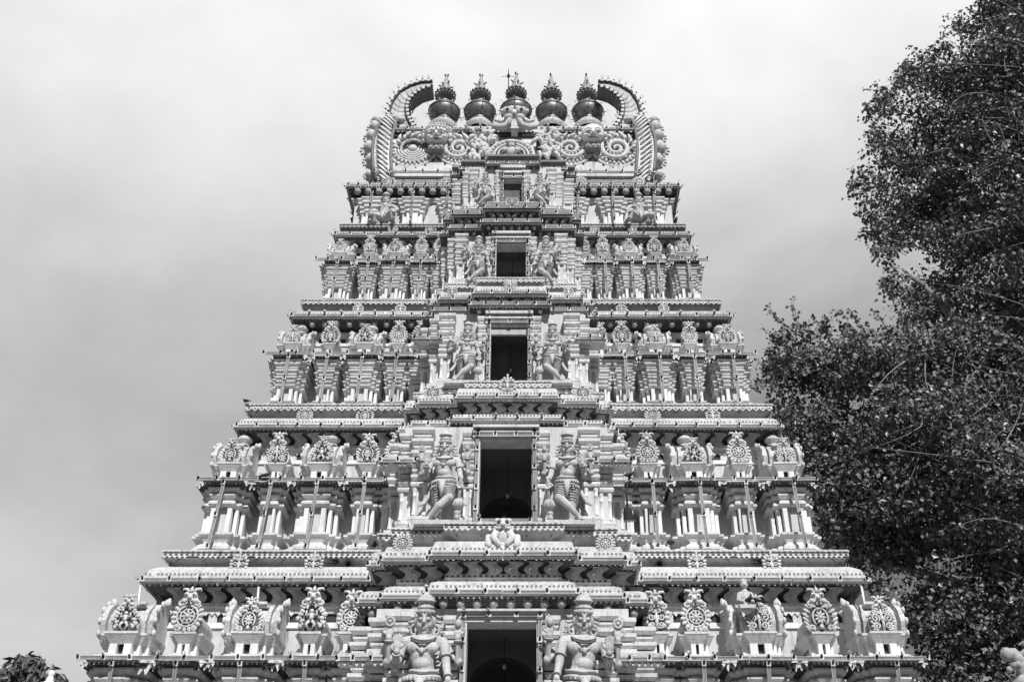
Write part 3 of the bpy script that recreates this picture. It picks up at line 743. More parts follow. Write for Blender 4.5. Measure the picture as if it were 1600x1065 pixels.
            P += [(h - .30 * s, ya + .3 * s, z1 + .34 * s - q), (h - .36 * s, ya + .36 * s, z1 + .36 * s - q), (h - .12 * s, ya + .12 * s, z1 + .62 * s - q), (h - .06 * s, ya + .06 * s, z1 + .66 * s - q), (h - .06 * s, ya + .06 * s, z1 + .80 * s - q), (h - .4, ya + .6, z1 + .82 * s - q)]
            M_ += ['eave', 'eave', 'cove', 'cove', 'cove', 'roof'][:len(P) - 1 - len(M_)]
        mb.ring(P, M_, yb_)
        # rows of ornament on the front of this step
        prev = h1[i - 1] if i else 0
        for (uu0, uu1) in (((-h, h),) if i == 0 else ((-h, -prev + .3 * s), (prev - .3 * s, h))):
            fr.T = frame_front(ya)
            e0 = .4 * s if uu0 < -prev - .01 else 0; e1 = .4 * s if uu1 > prev + .01 else 0
            dent(fr, uu0 + e0, uu1 - e1, -.36 * s - .005, z1 - .38 * s - q, z1 - .325 * s - q, .13 * s, .5, .014, 'groove')
            dent(fr, uu0 + e0, uu1 - e1, -.44 * s - .005, z1 - .50 * s - q, z1 - .42 * s - q, .085 * s, .45, .012, 'groove'); fringe(fr, uu0 + e0, uu1 - e1, -.435 * s, z1 - .505 * s - q, .09 * s, .07 * s)
            fringe(fr, uu0, uu1, -.02, z1 - .09 - q, .12 * s, .06 * s); dent(fr, uu0, uu1, -.05, z1 + .125 - q, z1 + .18 - q, .095 * s, .5, .02, 'frieze')
            e0 *= .8; e1 *= .8
            pods(fr, uu0 + e0 * .6, uu1 - e1 * .6, -.34 * s, z1 - .30 * s - q, -.02, z1 - .06 - q, .36 * s, 'pod', 1.3 if ti == 3 else 1.0)
            if k2:
                fr.T = frame_front(yb2)
                hooks(fr, uu0 + e0, uu1 - e1 if uu1 < 0 or i else 0, -.36 * s, z1 + g * .64 - q, -.10, z2 - .1 - q, .40 * s, FZ, 1) if uu0 < 0 else None
                hooks(fr, max(uu0, 0) + (0 if i == 0 else 0), uu1 - e1, -.36 * s, z1 + g * .64 - q, -.10, z2 - .1 - q, .40 * s, FZ, -1) if uu1 > 0 else None
                dent(fr, uu0 + e0, uu1 - e1, -.34 * s - .005, z1 + g * .56 - q, z1 + g * .62 - q, .12 * s, .5, .012, 'groove'); dent(fr, uu0 + e0, uu1 - e1, -.40 * s - .005, z1 + g * .43 - q, z1 + g * .49 - q, .2 * s, .4, .012, 'gap')
                fringe(fr, uu0, uu1, -.02, z2 - .09 - q, .12 * s, .06 * s); dent(fr, uu0, uu1, -.05, z2 + .125 - q, z2 + .18 - q, .095 * s, .5, .02, 'frieze')
                pl = nb['l'][1]
                a0, a1 = (-hl2, hl2) if i == 0 else ((-hl2, -pl[i - 1] + .1) if uu0 < 0 else (pl[i - 1] - .1, hl2))
                fr.T = frame_front(yl2)
                if ti == 0:
                    dent(fr, a0, a1, -.005, zn - .135 * s - q, zn - .095 * s - q, .13 * s, .5, .012, 'gap'); fringe(fr, a0, a1, .0, zn - .14 * s - q, .12 * s, .07 * s)
                else:
                    dent(fr, a0, a1, -.005, zn - .135 * s - q, zn - .095 * s - q, .18 * s, .4, .01, 'groove'); diamonds(fr, a0, a1, .012, zn - .16 * s - q, .2 * s, .085 * s, 'trim' if ti < 3 else 'pod')
                dent(fr, a0, a1, .005, zn - .04 * s - q, zn - .005 - q, .12 * s, .55, .03)
                n = max(2, int((a1 - a0) / (.45 * s)))
                for j in range(n):
                    u = a0 + (j + .5) * (a1 - a0) / n; f = 1 if u < 0 else -1
                    fr.tube([(u, -.06 - .02, zn - .26 * s), (u + f * .05, -.21 * s, z2 + (zn - z2) * .69)], .012, 'groove', 4)
            fr.T = None
    mb.build('central_bay', st)
    # battens on the bay cornices
    for (zz, YY, hh_) in ((z1, Y1, h1),) + (((k2[0], k2[1], k2[2]),) if k2 else ()):
        batten((-hh_[0], Y2(YY) - .015, zz - .01), (hh_[0], Y2(YY) - .015, zz - .01), st, .52 * s + .05)
        for i in (1, 2):
            yv = Y2(YY) + STEP * i - .015
            for sx in (-1, 1):
                a, b = sorted((sx * (hh_[i - 1] + .03), sx * hh_[i])); batten((a, yv, zz - .014), (b, yv, zz - .014), st, .52 * s + .05)
    # rosettes on the bay
    if k2:
        yq = Y2(k2[1]); zq = k2[0] + .2 * s
        if ti == 0:
            mbm = MB()       # crouching lion figure over the lower doorway's cornice
            for sx in (-1, 1):
                mbm.tube([(sx * .06, 0, .42), (sx * .17, -.05, .40), (sx * .24, -.12, .25), (sx * .12, -.14, .12), (sx * .10, -.12, .0)], [.09, .11, .10, .07, .06], 'trim', 8)
                mbm.tube([(sx * .2, .02, .3), (sx * .34, -.05, .28), (sx * .36, -.1, .08), (sx * .3, -.14, .0)], [.1, .11, .09, .06], 'trim', 8)
                mbm.ball((sx * .09, -.16, .66), .055, 'groove'); mbm.ball((sx * .14, -.02, .74), (.08, .06, .07), 'trim')
                mbm.tube([(sx * .05, -.17, .5), (sx * .15, -.15, .49), (sx * .2, -.1, .56)], [.03, .035, .02], 'trim', 5)
            mbm.ball((0, 0, .34), (.16, .14, .26), 'trim'); mbm.ball((0, -.05, .62), (.19, .15, .17), 'trim', 10, 7); mbm.ball((0, -.19, .58), (.06, .06, .05), 'trim')
            mbm.build('lion_relief', st, (-.02, yq + .22, zq - .02))
        else: rosettes(st, 0, yq + .12 * s, zq, .56 * s, {1: 0, 2: 4, 3: 2}[ti])
        xm = (k2[2][0] + k2[2][1]) / 2
        for sx in (-1, 1): rosettes(st, sx * (xm + .1), yq + STEP + .12 * s, zq, .44 * s, (1, 2, 0, 0)[ti])
    # ---- doorway zone of the bay
    hd, zd = bay['hd'], bay['zd']; zt = z1 - .51 * s
    yl = Y2(Yl); hm, ho = hl[1], hl[2]
    yr = yl + 1.02 * s + .05                                   # recessed plane behind the guardians
    yd = yr - .40 * s                                          # front of the door frame
    if ti == 4: yr = yl + .75; yd = yr - .22
    mb = MB()
    mb.box(-hm + .08, -hd - .05, yr, yr + .2, zl - .05, zt + .3, 'wall'); mb.box(hd + .05, hm - .08, yr, yr + .2, zl - .05, zt + .3, 'wall')
    mb.box(-hd - .051, hd + .051, yr - .01, yr + .19, zd + .12, zt + .3, 'wall')
    # moulded lintel
    for i, (zz, dd) in enumerate(((zd + .10, .05), (zd + .10 + (zt - zd) * .35, .12), (zd + .10 + (zt - zd) * .7, .2))):
        mb.box(-hd - .2 * s, hd + .2 * s, yd - dd + .02, yr, zz, zz + max(.05, (zt - zd) * .24), 'trim')
    mb.build('bay_wall', st)
    mb = MB()                                                  # the doorway: frame, deep room, dark arched passage at the back
    fw = .11 * s
    for sx in (-1, 1):
        a, b = sorted((sx * hd, sx * (hd + fw))); mb.box(a, b, yd, yr + .1, zl - .02, zd + .08, 'trim')
        a, b = sorted((sx * (hd + fw), sx * (hd + fw + .06 * s))); mb.box(a, b, yd + .06, yr + .1, zl - .02, zd + .06, 'cove')
    mb.box(-hd - fw - .03, hd + fw + .03, yd - .02, yr + .1, zd + .005, zd + .11, 'trim')
    rw, dp = hd + .35 * s, min(1.5 * s + .5, (yw - yr) - .9)
    y0, y1 = yr + .1, yr + .1 + dp
    zf, zh = zl - .02, min(zd + .12 * s, z1 - .54 * s - .02)
    def quad(pts, m): mb.add(pts, [(0, 1, 2, 3)], m)
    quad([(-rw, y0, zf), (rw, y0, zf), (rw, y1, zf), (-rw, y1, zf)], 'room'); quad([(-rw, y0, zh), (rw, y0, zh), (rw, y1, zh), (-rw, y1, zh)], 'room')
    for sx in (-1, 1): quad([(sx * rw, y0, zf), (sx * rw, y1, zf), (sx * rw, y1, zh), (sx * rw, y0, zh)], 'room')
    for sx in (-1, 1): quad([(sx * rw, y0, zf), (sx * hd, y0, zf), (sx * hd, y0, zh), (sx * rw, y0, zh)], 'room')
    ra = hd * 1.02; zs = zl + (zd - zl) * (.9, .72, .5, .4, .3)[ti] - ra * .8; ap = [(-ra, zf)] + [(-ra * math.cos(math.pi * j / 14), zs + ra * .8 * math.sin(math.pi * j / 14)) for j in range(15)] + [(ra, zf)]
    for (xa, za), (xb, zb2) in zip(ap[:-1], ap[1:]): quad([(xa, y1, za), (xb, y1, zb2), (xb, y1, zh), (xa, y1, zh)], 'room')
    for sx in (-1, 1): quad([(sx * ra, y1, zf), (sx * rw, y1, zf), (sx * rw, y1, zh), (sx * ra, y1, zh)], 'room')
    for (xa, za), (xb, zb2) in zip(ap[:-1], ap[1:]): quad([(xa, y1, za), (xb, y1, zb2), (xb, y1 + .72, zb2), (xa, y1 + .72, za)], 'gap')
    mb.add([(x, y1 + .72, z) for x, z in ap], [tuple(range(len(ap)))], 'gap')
    if ti == 2: mb.box(-hd + .002, hd - .002, yd + .06, yd + .16, zd - .26, zd - .08, 'cove_pale')
    if ti == 3: mb.box(-rw, rw, y0 + .6, y0 + .9, zh - .5, zh - .004, 'cove')
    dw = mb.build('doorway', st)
    # hanging bulb and its flex
    mb = MB()
    xb_ = .03; yb2_ = yr + .9 * s; zb_ = zl + (zd - zl) * (.62 if ti else .8)
    if ti < 4:
        mb.tube([(xb_, yb2_, zh), (xb_, yb2_, zb_ + .1)], .008, 'socket', 4); mb.tube([(xb_, yb2_, zb_ + .12), (xb_, yb2_, zb_ + .04)], .028, 'socket', 6); mb.ball((xb_, yb2_, zb_ - .02), (.05, .05, .07), 'pod', 8, 6)
        mb.tube([(xb_ + .12, y1 - .03, zf), (xb_ + .02, y1 - .03, zb_ - .1)], .022, 'socket', 5)
        mb.build('hanging_bulb', st)
    # battens round the doorway
    for sx in (-1, 1): batten((sx * (hd + fw * .6), yd - .03, zl + .05), (sx * (hd + fw * .6), yd - .03, zt + .0), st, .5 * s)
    batten((-hd - fw, yd - .05, zd + .13 * s), (hd + fw, yd - .05, zd + .13 * s), st, .42 * s + .1)
    if ti == 1: batten((-hd, yd - .02, zl + .3), (hd, yd - .02, zl + .3), st, .6)
    # pilasters in the bay
    zp0, zp1 = zl + .012, zt
    kk = s
    for sx in (-1, 1):
        def PX(x0, x1): return (x0, x1) if sx > 0 else (-x1, -x0)
        a, b = PX(hd + fw + .08 * s, hd + fw + .30 * s); pm = MB(); pilaster(pm, a, b, yd + .08, zp0, zp1, yr + .02, kk * .7); pm.build('pilaster', st)
        x0 = hm - .80 * s if ti < 4 else hm - .55; a, b = PX(x0, x0 + .36 * s); pm = MB(); pilaster(pm, a, b, yd + .02, zp0, zp1 + .05, yr + .02, kk); pm.build('pilaster', st)
        a, b = PX(x0 + .42 * s, hm - .06); pm = MB(); pilaster(pm, a, b, yd + .36 * s, zp0, zp1 + .04, yw + .1, kk); pm.build('pilaster', st)
        a, b = PX(hm - .02, ho - .08); pm = MB(); pilaster(pm, a, b, yd + .95 * s, zp0, zp1 + .03, yw + .1, kk); pm.build('pilaster', st)
        # short arm of eave with lace between the pilasters and the wing
        x0, x1 = PX(hm - .5 * s, ho + .12)
        zz = zl + (zt - zl) * .66
        if ti < 3:
            pm = MB(); pm.box(x0, x1, yd - .03, yd + .5, zz, zz + .1 * s, 'trim'); pm.box(x0 + .02, x1 - .02, yd - .01, yd + .5, zz + .11 * s, zz + .18 * s, 'roof')
            pm.T = frame_front(yd - .035); fringe(pm, x0, x1, .0, zz, .12 * s, .10 * s); pm.T = None; pm.build('short_eave', st)
            batten((x0, yd - .05, zz + .05), (x1, yd - .05, zz + .05), st, .4)
    # slabs the guardians stand on
    mb = MB(); xs_ = [1.78, 1.60, 1.30, 1.12, .98][ti]
    if ti in (0, 1, 2):
        for sx in (-1, 1):
            c = sx * (xs_ + .05); mb = MB(); mb.box(c - .62 * s, c + .62 * s, yl + .12, yr - .02, zl + .006, zl + .12 * s, 'roof'); mb.build('plinth', st)
    t['stat'] = (xs_, yl + .47 * s + .03, zl + (.12 * s if ti < 3 else .0), yr)
# ------------------------------------------------------------------ crown: the barrel vault over the top storey
YC = 28.95
mb = MB()
prof = [(28.72, 26.36), (28.86, 27.2), (29.02, 28.2), (29.12, 28.75), (29.3, 29.25), (29.55, 29.7), (29.85, 29.98), (30.2, 30.08)]
prof += [(60.4 - a, b) for a, b in prof[-2::-1]]
n = len(prof)
vs = [(-4.95, Y2(a), b) for a, b in prof] + [(4.95, Y2(a), b) for a, b in prof]
mb.add(vs, [(i, i + 1, i + 1 + n, i + n) for i in range(n - 1)] + [tuple(range(n)), tuple(range(2 * n - 1, n - 1, -1))], 'wall')
crown = tag(mb.build('barrel_vault_crown', tower, (0, 0, 1.6)), 'barrel vaulted crown with curled horns, scrolls and two round faces')
def mbuild(name, mb): return mb.build(name, crown)
# ridge moulding above the scrolls
mb = MB()
mb.box(-4.95, 4.95, Y2(28.98), Y2(29.3), 28.62, 28.80, 'eave'); mb.box(-4.95, 4.95, Y2(28.90), Y2(29.3), 28.803, 28.95, 'roof'); mb.box(-4.9, 4.9, Y2(29.1), Y2(29.5), 28.953, 29.2, 'wall')
mb.T = frame_front(Y2(28.9)); knobs(mb, -4.9, 4.9, .02, 28.98, .22, .06, 'trim'); fringe(mb, -4.9, 4.9, .01, 28.80, .16, .09); mb.T = None
mbuild('ridge_moulding', mb)
batten((-4.9, Y2(28.88), 28.87), (-1.3, Y2(28.88), 28.87), crown, .55); batten((1.3, Y2(28.88), 28.87), (4.9, Y2(28.88), 28.87), crown, .55)
# horns: the curled tips of the two end gables
def horn(sx):
    mb = MB()
    o = [(622, 199), (613, 189), (608, 175), (613, 159), (625, 143), (643, 133), (660, 128), (678, 127)]
    q = [(652, 203), (645, 193), (640, 182), (638, 170), (640, 159), (649, 148), (661, 140), (678, 135)]
    Yh = 29.0
    def W(p, Y=Yh): v = at(p[0] - 2, p[1], Y); return v
    D = .75
    O = [W(p) for p in o]; Q = [W(p) for p in q]
    O = [Vector((abs(v.x) * sx, v.y, v.z)) for v in O]; Q = [Vector((abs(v.x) * sx, v.y, v.z)) for v in Q]
    vs = []; fs = []
    for a, b in zip(O, Q): vs += [a, b, b + Vector((0, D, 0)), a + Vector((0, D, 0))]
    m = len(O)
    for i in range(m - 1):
        k = i * 4
        mb.add(vs[k:k + 8], [(0, 1, 5, 4)], 'wall'); mb.add(vs[k:k + 8], [(1, 2, 6, 5)], 'groove'); mb.add(vs[k:k + 8], [(2, 3, 7, 6), (3, 0, 4, 7)], 'wall')  # inner underside of the curl takes a dark tone, its shade painted in
    mb.add(vs[-4:], [(0, 1, 2, 3)], 'wall')
    # raised rims and radial grooves on the face, studs with sockets along both rims
    f = Vector((0, -.03, 0))
    mb.tube([a.lerp(b, .07) + f for a, b in zip(O, Q)], .07, 'eave', 6); mb.tube([a.lerp(b, .93) + f for a, b in zip(O, Q)], .07, 'eave', 6)
    for i in range(m - 1):
        for tt in (0.0, .5):
            a = O[i].lerp(O[i + 1], tt); b = Q[i].lerp(Q[i + 1], tt); a2 = a.lerp(b, .16); b2 = a.lerp(b, .84)
            md = a2.lerp(b2, .5) + Vector((0, -.01, -.10)); mb.tube([a2 + f * .4, md + f * .4, b2 + f * .4], .011, 'pod', 4)
        for tt in (.15, .65):
            for L_, s_ in ((O, 1), (Q, -1)):
                c = L_[i].lerp(L_[i + 1], tt); dr = (O[i].lerp(O[i + 1], tt) - Q[i].lerp(Q[i + 1], tt)).normalized() * s_
                mb.tube([c + f * 2, c + f * 2 + dr * .14], .035, 'socket', 6); mb.box(c.x - .06, c.x + .06, c.y - .10, c.y - .02, c.z - .06, c.z + .06, 'trim')
                if rnd.random() < .6: mb.ball(c + f * 2 + dr * .22, .06, 'glass', 6, 5)
    mbuild('curled_horn', mb)
horn(-1); horn(1)
# twisted rope pilasters at the two ends and the leafy border outside them
for sx in (-1, 1):
    mb = MB()
    L = [(603, 284), (600, 262), (599, 240), (601, 218), (606, 200), (614, 190)]
    P = [at(p[0] - 2, p[1], 28.70 + .07 * i) for i, p in enumerate(L)]; P = [Vector((sx * abs(v.x), v.y, v.z)) for v in P]
    ws = [.30, .34, .35, .35, .32, .22]
    for i in range(len(P) - 1):
        qa, qb = P[i], P[i + 1]; wa, wb = ws[i], ws[i + 1]
        A_ = [qa + Vector((-wa, -.06, 0)), qa + Vector((0, -.16, 0)), qa + Vector((wa, -.06, 0)), qa + Vector((wa, .5, 0)), qa + Vector((-wa, .5, 0))]
        B2 = [qb + Vector((-wb, -.06, 0)), qb + Vector((0, -.16, 0)), qb + Vector((wb, -.06, 0)), qb + Vector((wb, .5, 0)), qb + Vector((-wb, .5, 0))]
        mb.add(A_ + B2, [(j, (j + 1) % 5, (j + 1) % 5 + 5, j + 5) for j in range(5)], 'white')
    mb.add([P[-1] + Vector((-.22, -.06, 0)), P[-1] + Vector((0, -.16, 0)), P[-1] + Vector((.22, -.06, 0)), P[-1] + Vector((.22, .5, 0)), P[-1] + Vector((-.22, .5, 0))], [(0, 1, 2, 3, 4)], 'white')
    for i in range(15):
        tq = i / 14 * (len(P) - 1.01); k = int(tq); c = P[k].lerp(P[k + 1], tq - k)
        mb.tube([c + Vector((sx * .25, -.10, .30)), c + Vector((sx * .15, -.15, .20)), c + Vector((0, -.18, 0)), c + Vector((-sx * .14, -.15, -.15)), c + Vector((-sx * .25, -.10, -.19))], [.012, .04, .055, .04, .012], 'white', 6)
        mb.tube([c + Vector((sx * .26, -.13, .21)), c + Vector((sx * .15, -.19, .11)), c + Vector((0, -.22, -.09)), c + Vector((-sx * .14, -.19, -.24)), c + Vector((-sx * .26, -.13, -.28))], .020, 'groove', 4)
    mb.tube([v + Vector((-sx * (w_ + .01), -.12, 0)) for v, w_ in zip(P, ws)], .065, 'cove', 6); mb.tube([v + Vector((sx * (w_ + .01), -.12, 0)) for v, w_ in zip(P, ws)], .065, 'cove', 6)
    for i in range(12):
        tq = i / 11 * (len(P) - 1.01); k = int(tq); c = P[k].lerp(P[k + 1], tq - k)
        mb.ball(c + Vector((-sx * .36, -.12, 0)), .05, 'socket', 6, 4); mb.ball(c + Vector((sx * .36, -.12, 0)), .05, 'socket', 6, 4)
    for j in range(2):
        mb.ball(P[-1] + Vector((-sx * (.1 + .25 * j), -.05, .12 - .1 * j)), (.25, .2, .16), 'roof', 8, 6)
    mbuild('rope_pilaster', mb)
    for i, (px, py, r) in enumerate(((580, 276, .24), (583, 254, .34), (581, 236, .38), (584, 217, .34), (589, 203, .34), (590, 190, .22))):
        mb = MB(); c = at(px - 2, py, 29.1 + .1 * i); c.x = sx * abs(c.x)
        M = Matrix.Rotation(sx * R(12), 4, 'Y')
        mb.ball(c, (r * .72, r * 1.3, r * 1.0), 'roof', 9, 7, M)
        for j in range(9):
            a = R(-60 + j * 26); d = Vector((sx * math.cos(a), 0, math.sin(a)))
            mb.tube([c + d * r * .8 + Vector((0, -.05, 0)), c + d * r * 1.0 + Vector((0, -.05, 0)), c + d * r * 1.18], [r * .2, r * .16, r * .03], 'roof', 5)
        mb.tube([c + Vector((0, -.2 * r, r * .5)), c + Vector((sx * r * .25, -.1 * r, r * 1.1)), c + Vector((sx * r * .55, 0, r * 1.45))], [r * .5, r * .35, r * .05], 'roof', 7)
        mbuild('leaf_border', mb)
# scrolls
def volute(cx, cz, r, hand, y, plain=False):
    mb = MB()
    V = lambda a, q, yy=0: Vector((cx + hand * q * math.cos(a), y + yy, cz + q * math.sin(a)))
    arc = [R(a) for a in range(-190, 31, 11)]
    mb.tube([V(a, r) for a in arc], .085, 'trim', 6); mb.tube([V(a, r * 1.10, .02) for a in arc], .055, 'cove', 6)
    for i, a in enumerate(arc[::2]): mb.ball(V(a, r * 1.12, -.06), .05, 'socket', 6, 4)
    disc = [V(R(a), r * .98, .12) for a in range(0, 360, 20)]; mb.add(disc, [tuple(range(18))], 'frieze')
    for i in range(17):
        a = R(-185 + i * 13); c = V(a, r * .84, -.05)
        M = Matrix.Rotation(-hand * (a - math.pi / 2), 4, 'Y'); mb.ball(c, (r * .07, .09, r * .11), 'trim', 6, 5, M)
    sp = []; nn = 30
    for i in range(nn + 1):
        tt = i / nn; a = R(30) - tt * R(760); q = r * (.70 - .64 * tt ** .8); sp.append(V(a, q, -.08))
    if True and not plain: mb.tube(sp, [.105 * r * (1 - .5 * i / nn) + .02 for i in range(nn + 1)], 'trim', 7)
    if not plain:
        for i in range(0, 22):
            p0 = sp[i]; dv = Vector((p0.x - cx, 0, p0.z - cz)).normalized(); tv = (sp[i + 1] - sp[i]).normalized()
            mb.tube([p0 + dv * .05 * r, p0 + dv * .15 * r + tv * .05 + Vector((0, -.03, 0)), p0 + dv * .22 * r + tv * .12], [.05 * r, .045 * r, .01], 'trim', 5)
    else:
        for kk in range(5): mb.tube([V(R(-180 + j * 12 + kk * 6), r * (.74 - kk * .12), -.07) for j in range(14)], .045, 'trim', 5)
        mb.ball((cx, y - .08, cz), (.2, .12, .16), 'trim')
    for i in range(12):                                            # flame leaves over the scroll
        a = R(35 + i * 13); q0 = r * (.62 if i % 2 else .72)
        mb.tube([V(a, q0, -.04), V(a - .10, q0 + r * .16, -.10), V(a - .28, q0 + r * .30, -.06)], [r * .10, r * .085, r * .02], 'trim', 5)
        mb.ball(V(a + .1, r * .5, -.07), r * .07, 'trim', 5, 4)
    mbuild('scroll', mb)
for i, (px, py, rr, h) in enumerate(((645, 234, .92, 1), (717, 234, .84, -1), (891, 234, .84, 1), (963, 234, .92, -1))):
    c = at(px, py, 28.86); volute(c.x, c.z, rr, h, c.y, plain=(i == 0))
# the two round faces
def face(px, py, kind):
    c = at(px, py, 28.55); mb = MB(); s_ = .52; mb.T = tilt_about(c, 32)
    def B(x, y, z, r, m='white', nu=10, nv=7): mb.ball((c.x + x * s_, c.y + y * s_, c.z + z * s_ * .8), (r[0] * s_, r[1] * s_, r[2] * s_ * .8) if isinstance(r, tuple) else r * s_, m, nu, nv)
    def TB(p, r, m='white'): mb.tube([(c.x + a * s_, c.y + b * s_, c.z + d * s_ * .8) for a, b, d in p], [q * s_ for q in r] if isinstance(r, list) else r * s_, m, 6)
    if kind == 'crowned':                                         # flaming halo behind the head
        for i in range(18):
            a = R(-20 + i * 220 / 17); TB([(1.0 * math.cos(a), .25, .1 + 1.0 * math.sin(a)), (1.12 * math.cos(a), .15, .1 + 1.14 * math.sin(a)), (1.22 * math.cos(a + .08), .15, .1 + 1.26 * math.sin(a + .08))], [.14, .11, .03], 'trim')
    B(0, .1, 0, (.92, .75, 1.02), nu=18, nv=12)
    B(0, -.1, -.55, (.6, .55, .42), nu=14, nv=8)                   # jaw
    for sx in (-1, 1):
        B(sx * .36, -.60, .18, (.24, .13, .12)); B(sx * .36, -.70, .17, (.13, .06, .055), 'groove')        # eyes
        TB([(sx * .10, -.68, .36), (sx * .36, -.68, .46), (sx * .64, -.5, .34)], [.05, .06, .03])           # brow
        B(sx * .45, -.48, -.22, (.3, .26, .26))                                                            # cheek
        B(sx * .98, .05, -.05, (.16, .22, .3)); B(sx * .98, .0, -.48, (.17, .17, .2))                       # ear and ring
        B(sx * .13, -.80, -.12, (.12, .13, .09))
    TB([(0, -.66, .3), (0, -.80, .08), (0, -.92, -.08)], [.08, .11, .13])                                  # nose
    if kind == 'crowned':
        TB([(-.7, -.5, -.18), (-.4, -.70, -.40), (0, -.80, -.27), (.4, -.70, -.40), (.7, -.5, -.18)], [.03, .08, .07, .08, .03])   # moustache
        B(0, -.68, -.47, (.2, .1, .07), 'groove'); B(0, -.68, -.60, (.2, .12, .07))
        TB([(-.9, -.1, .35), (-.6, -.55, .72), (0, -.66, .82), (.6, -.55, .72), (.9, -.1, .35)], .07)
        for i in range(7): B((i - 3) * .24, -.5 + abs(i - 3) * .12, .86 - abs(i - 3) * .07, .1)
    else:
        B(0, -.66, -.42, (.34, .1, .11), 'groove'); B(0, -.70, -.33, (.36, .1, .055)); B(0, -.68, -.53, (.32, .1, .06))
        for i in range(7): B((i - 3) * .085, -.74, -.41, (.036, .04, .06), 'trim', 6, 4)
    TB([(-.55, -.3, -.72), (-.3, -.5, -1.02), (0, -.55, -1.08), (.3, -.5, -1.02), (.55, -.3, -.72)], .07, 'trim')
    o = mbuild('face_boss', mb)
    mb2 = MB(); mb2.box(c.x - .30, c.x + .30, c.y - .1, c.y + .3, c.z - .78, c.z - .60, 'cove')
    for i in range(3): mb2.ball((c.x - .2 + i * .2, c.y - .12, c.z - .69), .05, 'trim', 6, 4)
    mb2.build('bracket', crown)
    tag(o, 'round moustached face with a flaming halo' if kind == 'crowned' else 'round bald face baring its teeth')
face(683, 212, 'crowned'); face(926, 210, 'bald')
# central arch with its small figure, flames and bulging-eyed kirtimukha
mb = MB(); c = at(799, 243, 28.05); _S = .74
shrink = lambda c, k: (lambda p: (c.x + (p[0] - c.x) * k, c.y + (p[1] - c.y) * k, c.z + (p[2] - c.z) * k))
mb.T = shrink(c, _S)
for rr, w, m_, y_ in ((1.12, .07, 'trim', 0), (1.0, .12, 'pod', .04), (.84, .07, 'trim', -.02), (.66, .05, 'trim', -.05)):
    mb.tube([(c.x + rr * 1.05 * math.cos(R(a)), c.y + y_, c.z + rr * .95 * math.sin(R(a))) for a in range(-5, 186, 10)], w, m_, 7)
for i in range(15):
    a = R(i * 180 / 14); mb.ball((c.x + 1.0 * 1.05 * math.cos(a), c.y - .08, c.z + 1.0 * .95 * math.sin(a)), .075, 'trim', 6, 5)
mb.add([(c.x + 1.1 * math.cos(R(a)), c.y + .15, c.z + 1.0 * math.sin(R(a))) for a in range(0, 181, 12)], [tuple(range(16))], 'frieze')
mb.ball((c.x, c.y - .05, c.z + .22), (.3, .22, .32), 'statue', 10, 7); mb.ball((c.x, c.y - .15, c.z + .6), (.2, .18, .22), 'statue', 10, 7); mb.lathe([(.26, 0), (.22, .12), (.12, .2), (0, .24)], (c.x, c.y - .1, c.z + .70), 'statue', 10)
for sx in (-1, 1): mb.tube([(c.x + sx * .25, c.y - .1, c.z + .4), (c.x + sx * .42, c.y - .2, c.z + .2), (c.x + sx * .2, c.y - .3, c.z + .12)], [.1, .09, .07], 'statue', 7)
mbuild('arch', mb)
mb = MB(); rf = random.Random(5)
for sx in (-1, 1):
    for i in range(46):
        px = rf.uniform(733, 772); py = rf.uniform(206, 250)
        if px > 762 and py > 222: continue
        p = at(px, py, 28.42); p.x = sx * abs(p.x); a = R(rf.choice((55, 75, 100, 125)) + rf.gauss(0, 14)); ln = rf.uniform(.28, .5)
        d = Vector((sx * math.cos(a), 0, math.sin(a))); e = Vector((-sx * math.sin(a), 0, math.cos(a))) * rf.choice((-1, 1))
        mb.tube([p - d * ln * .5, p + Vector((0, -.13, 0)), p + d * ln * .35 + e * .05 + Vector((0, -.10, 0)), p + d * ln * .55 + e * .17 + Vector((0, -.02, 0))], [.05, .085, .06, .012], 'trim', 6)
        if i % 3 == 0: mb.tube([(p.x + .13 * (1 - j / 9) * math.cos(j), p.y - .12, p.z + .13 * (1 - j / 9) * math.sin(j)) for j in range(9)], .035, 'trim', 5)
    A = at(735, 250, 28.6); A.x = sx * abs(A.x); B = at(770, 206, 28.6); B.x = sx * abs(B.x); mb.add([(A.x, A.y, A.z), (B.x, A.y, A.z), (B.x, B.y, B.z), (A.x * .93, B.y, B.z)], [(0, 1, 2, 3)], 'groove')
mbuild('flame_leaves', mb)
mb = MB(); k = at(804, 186, 28.5); mb.T = shrink(k, .78)
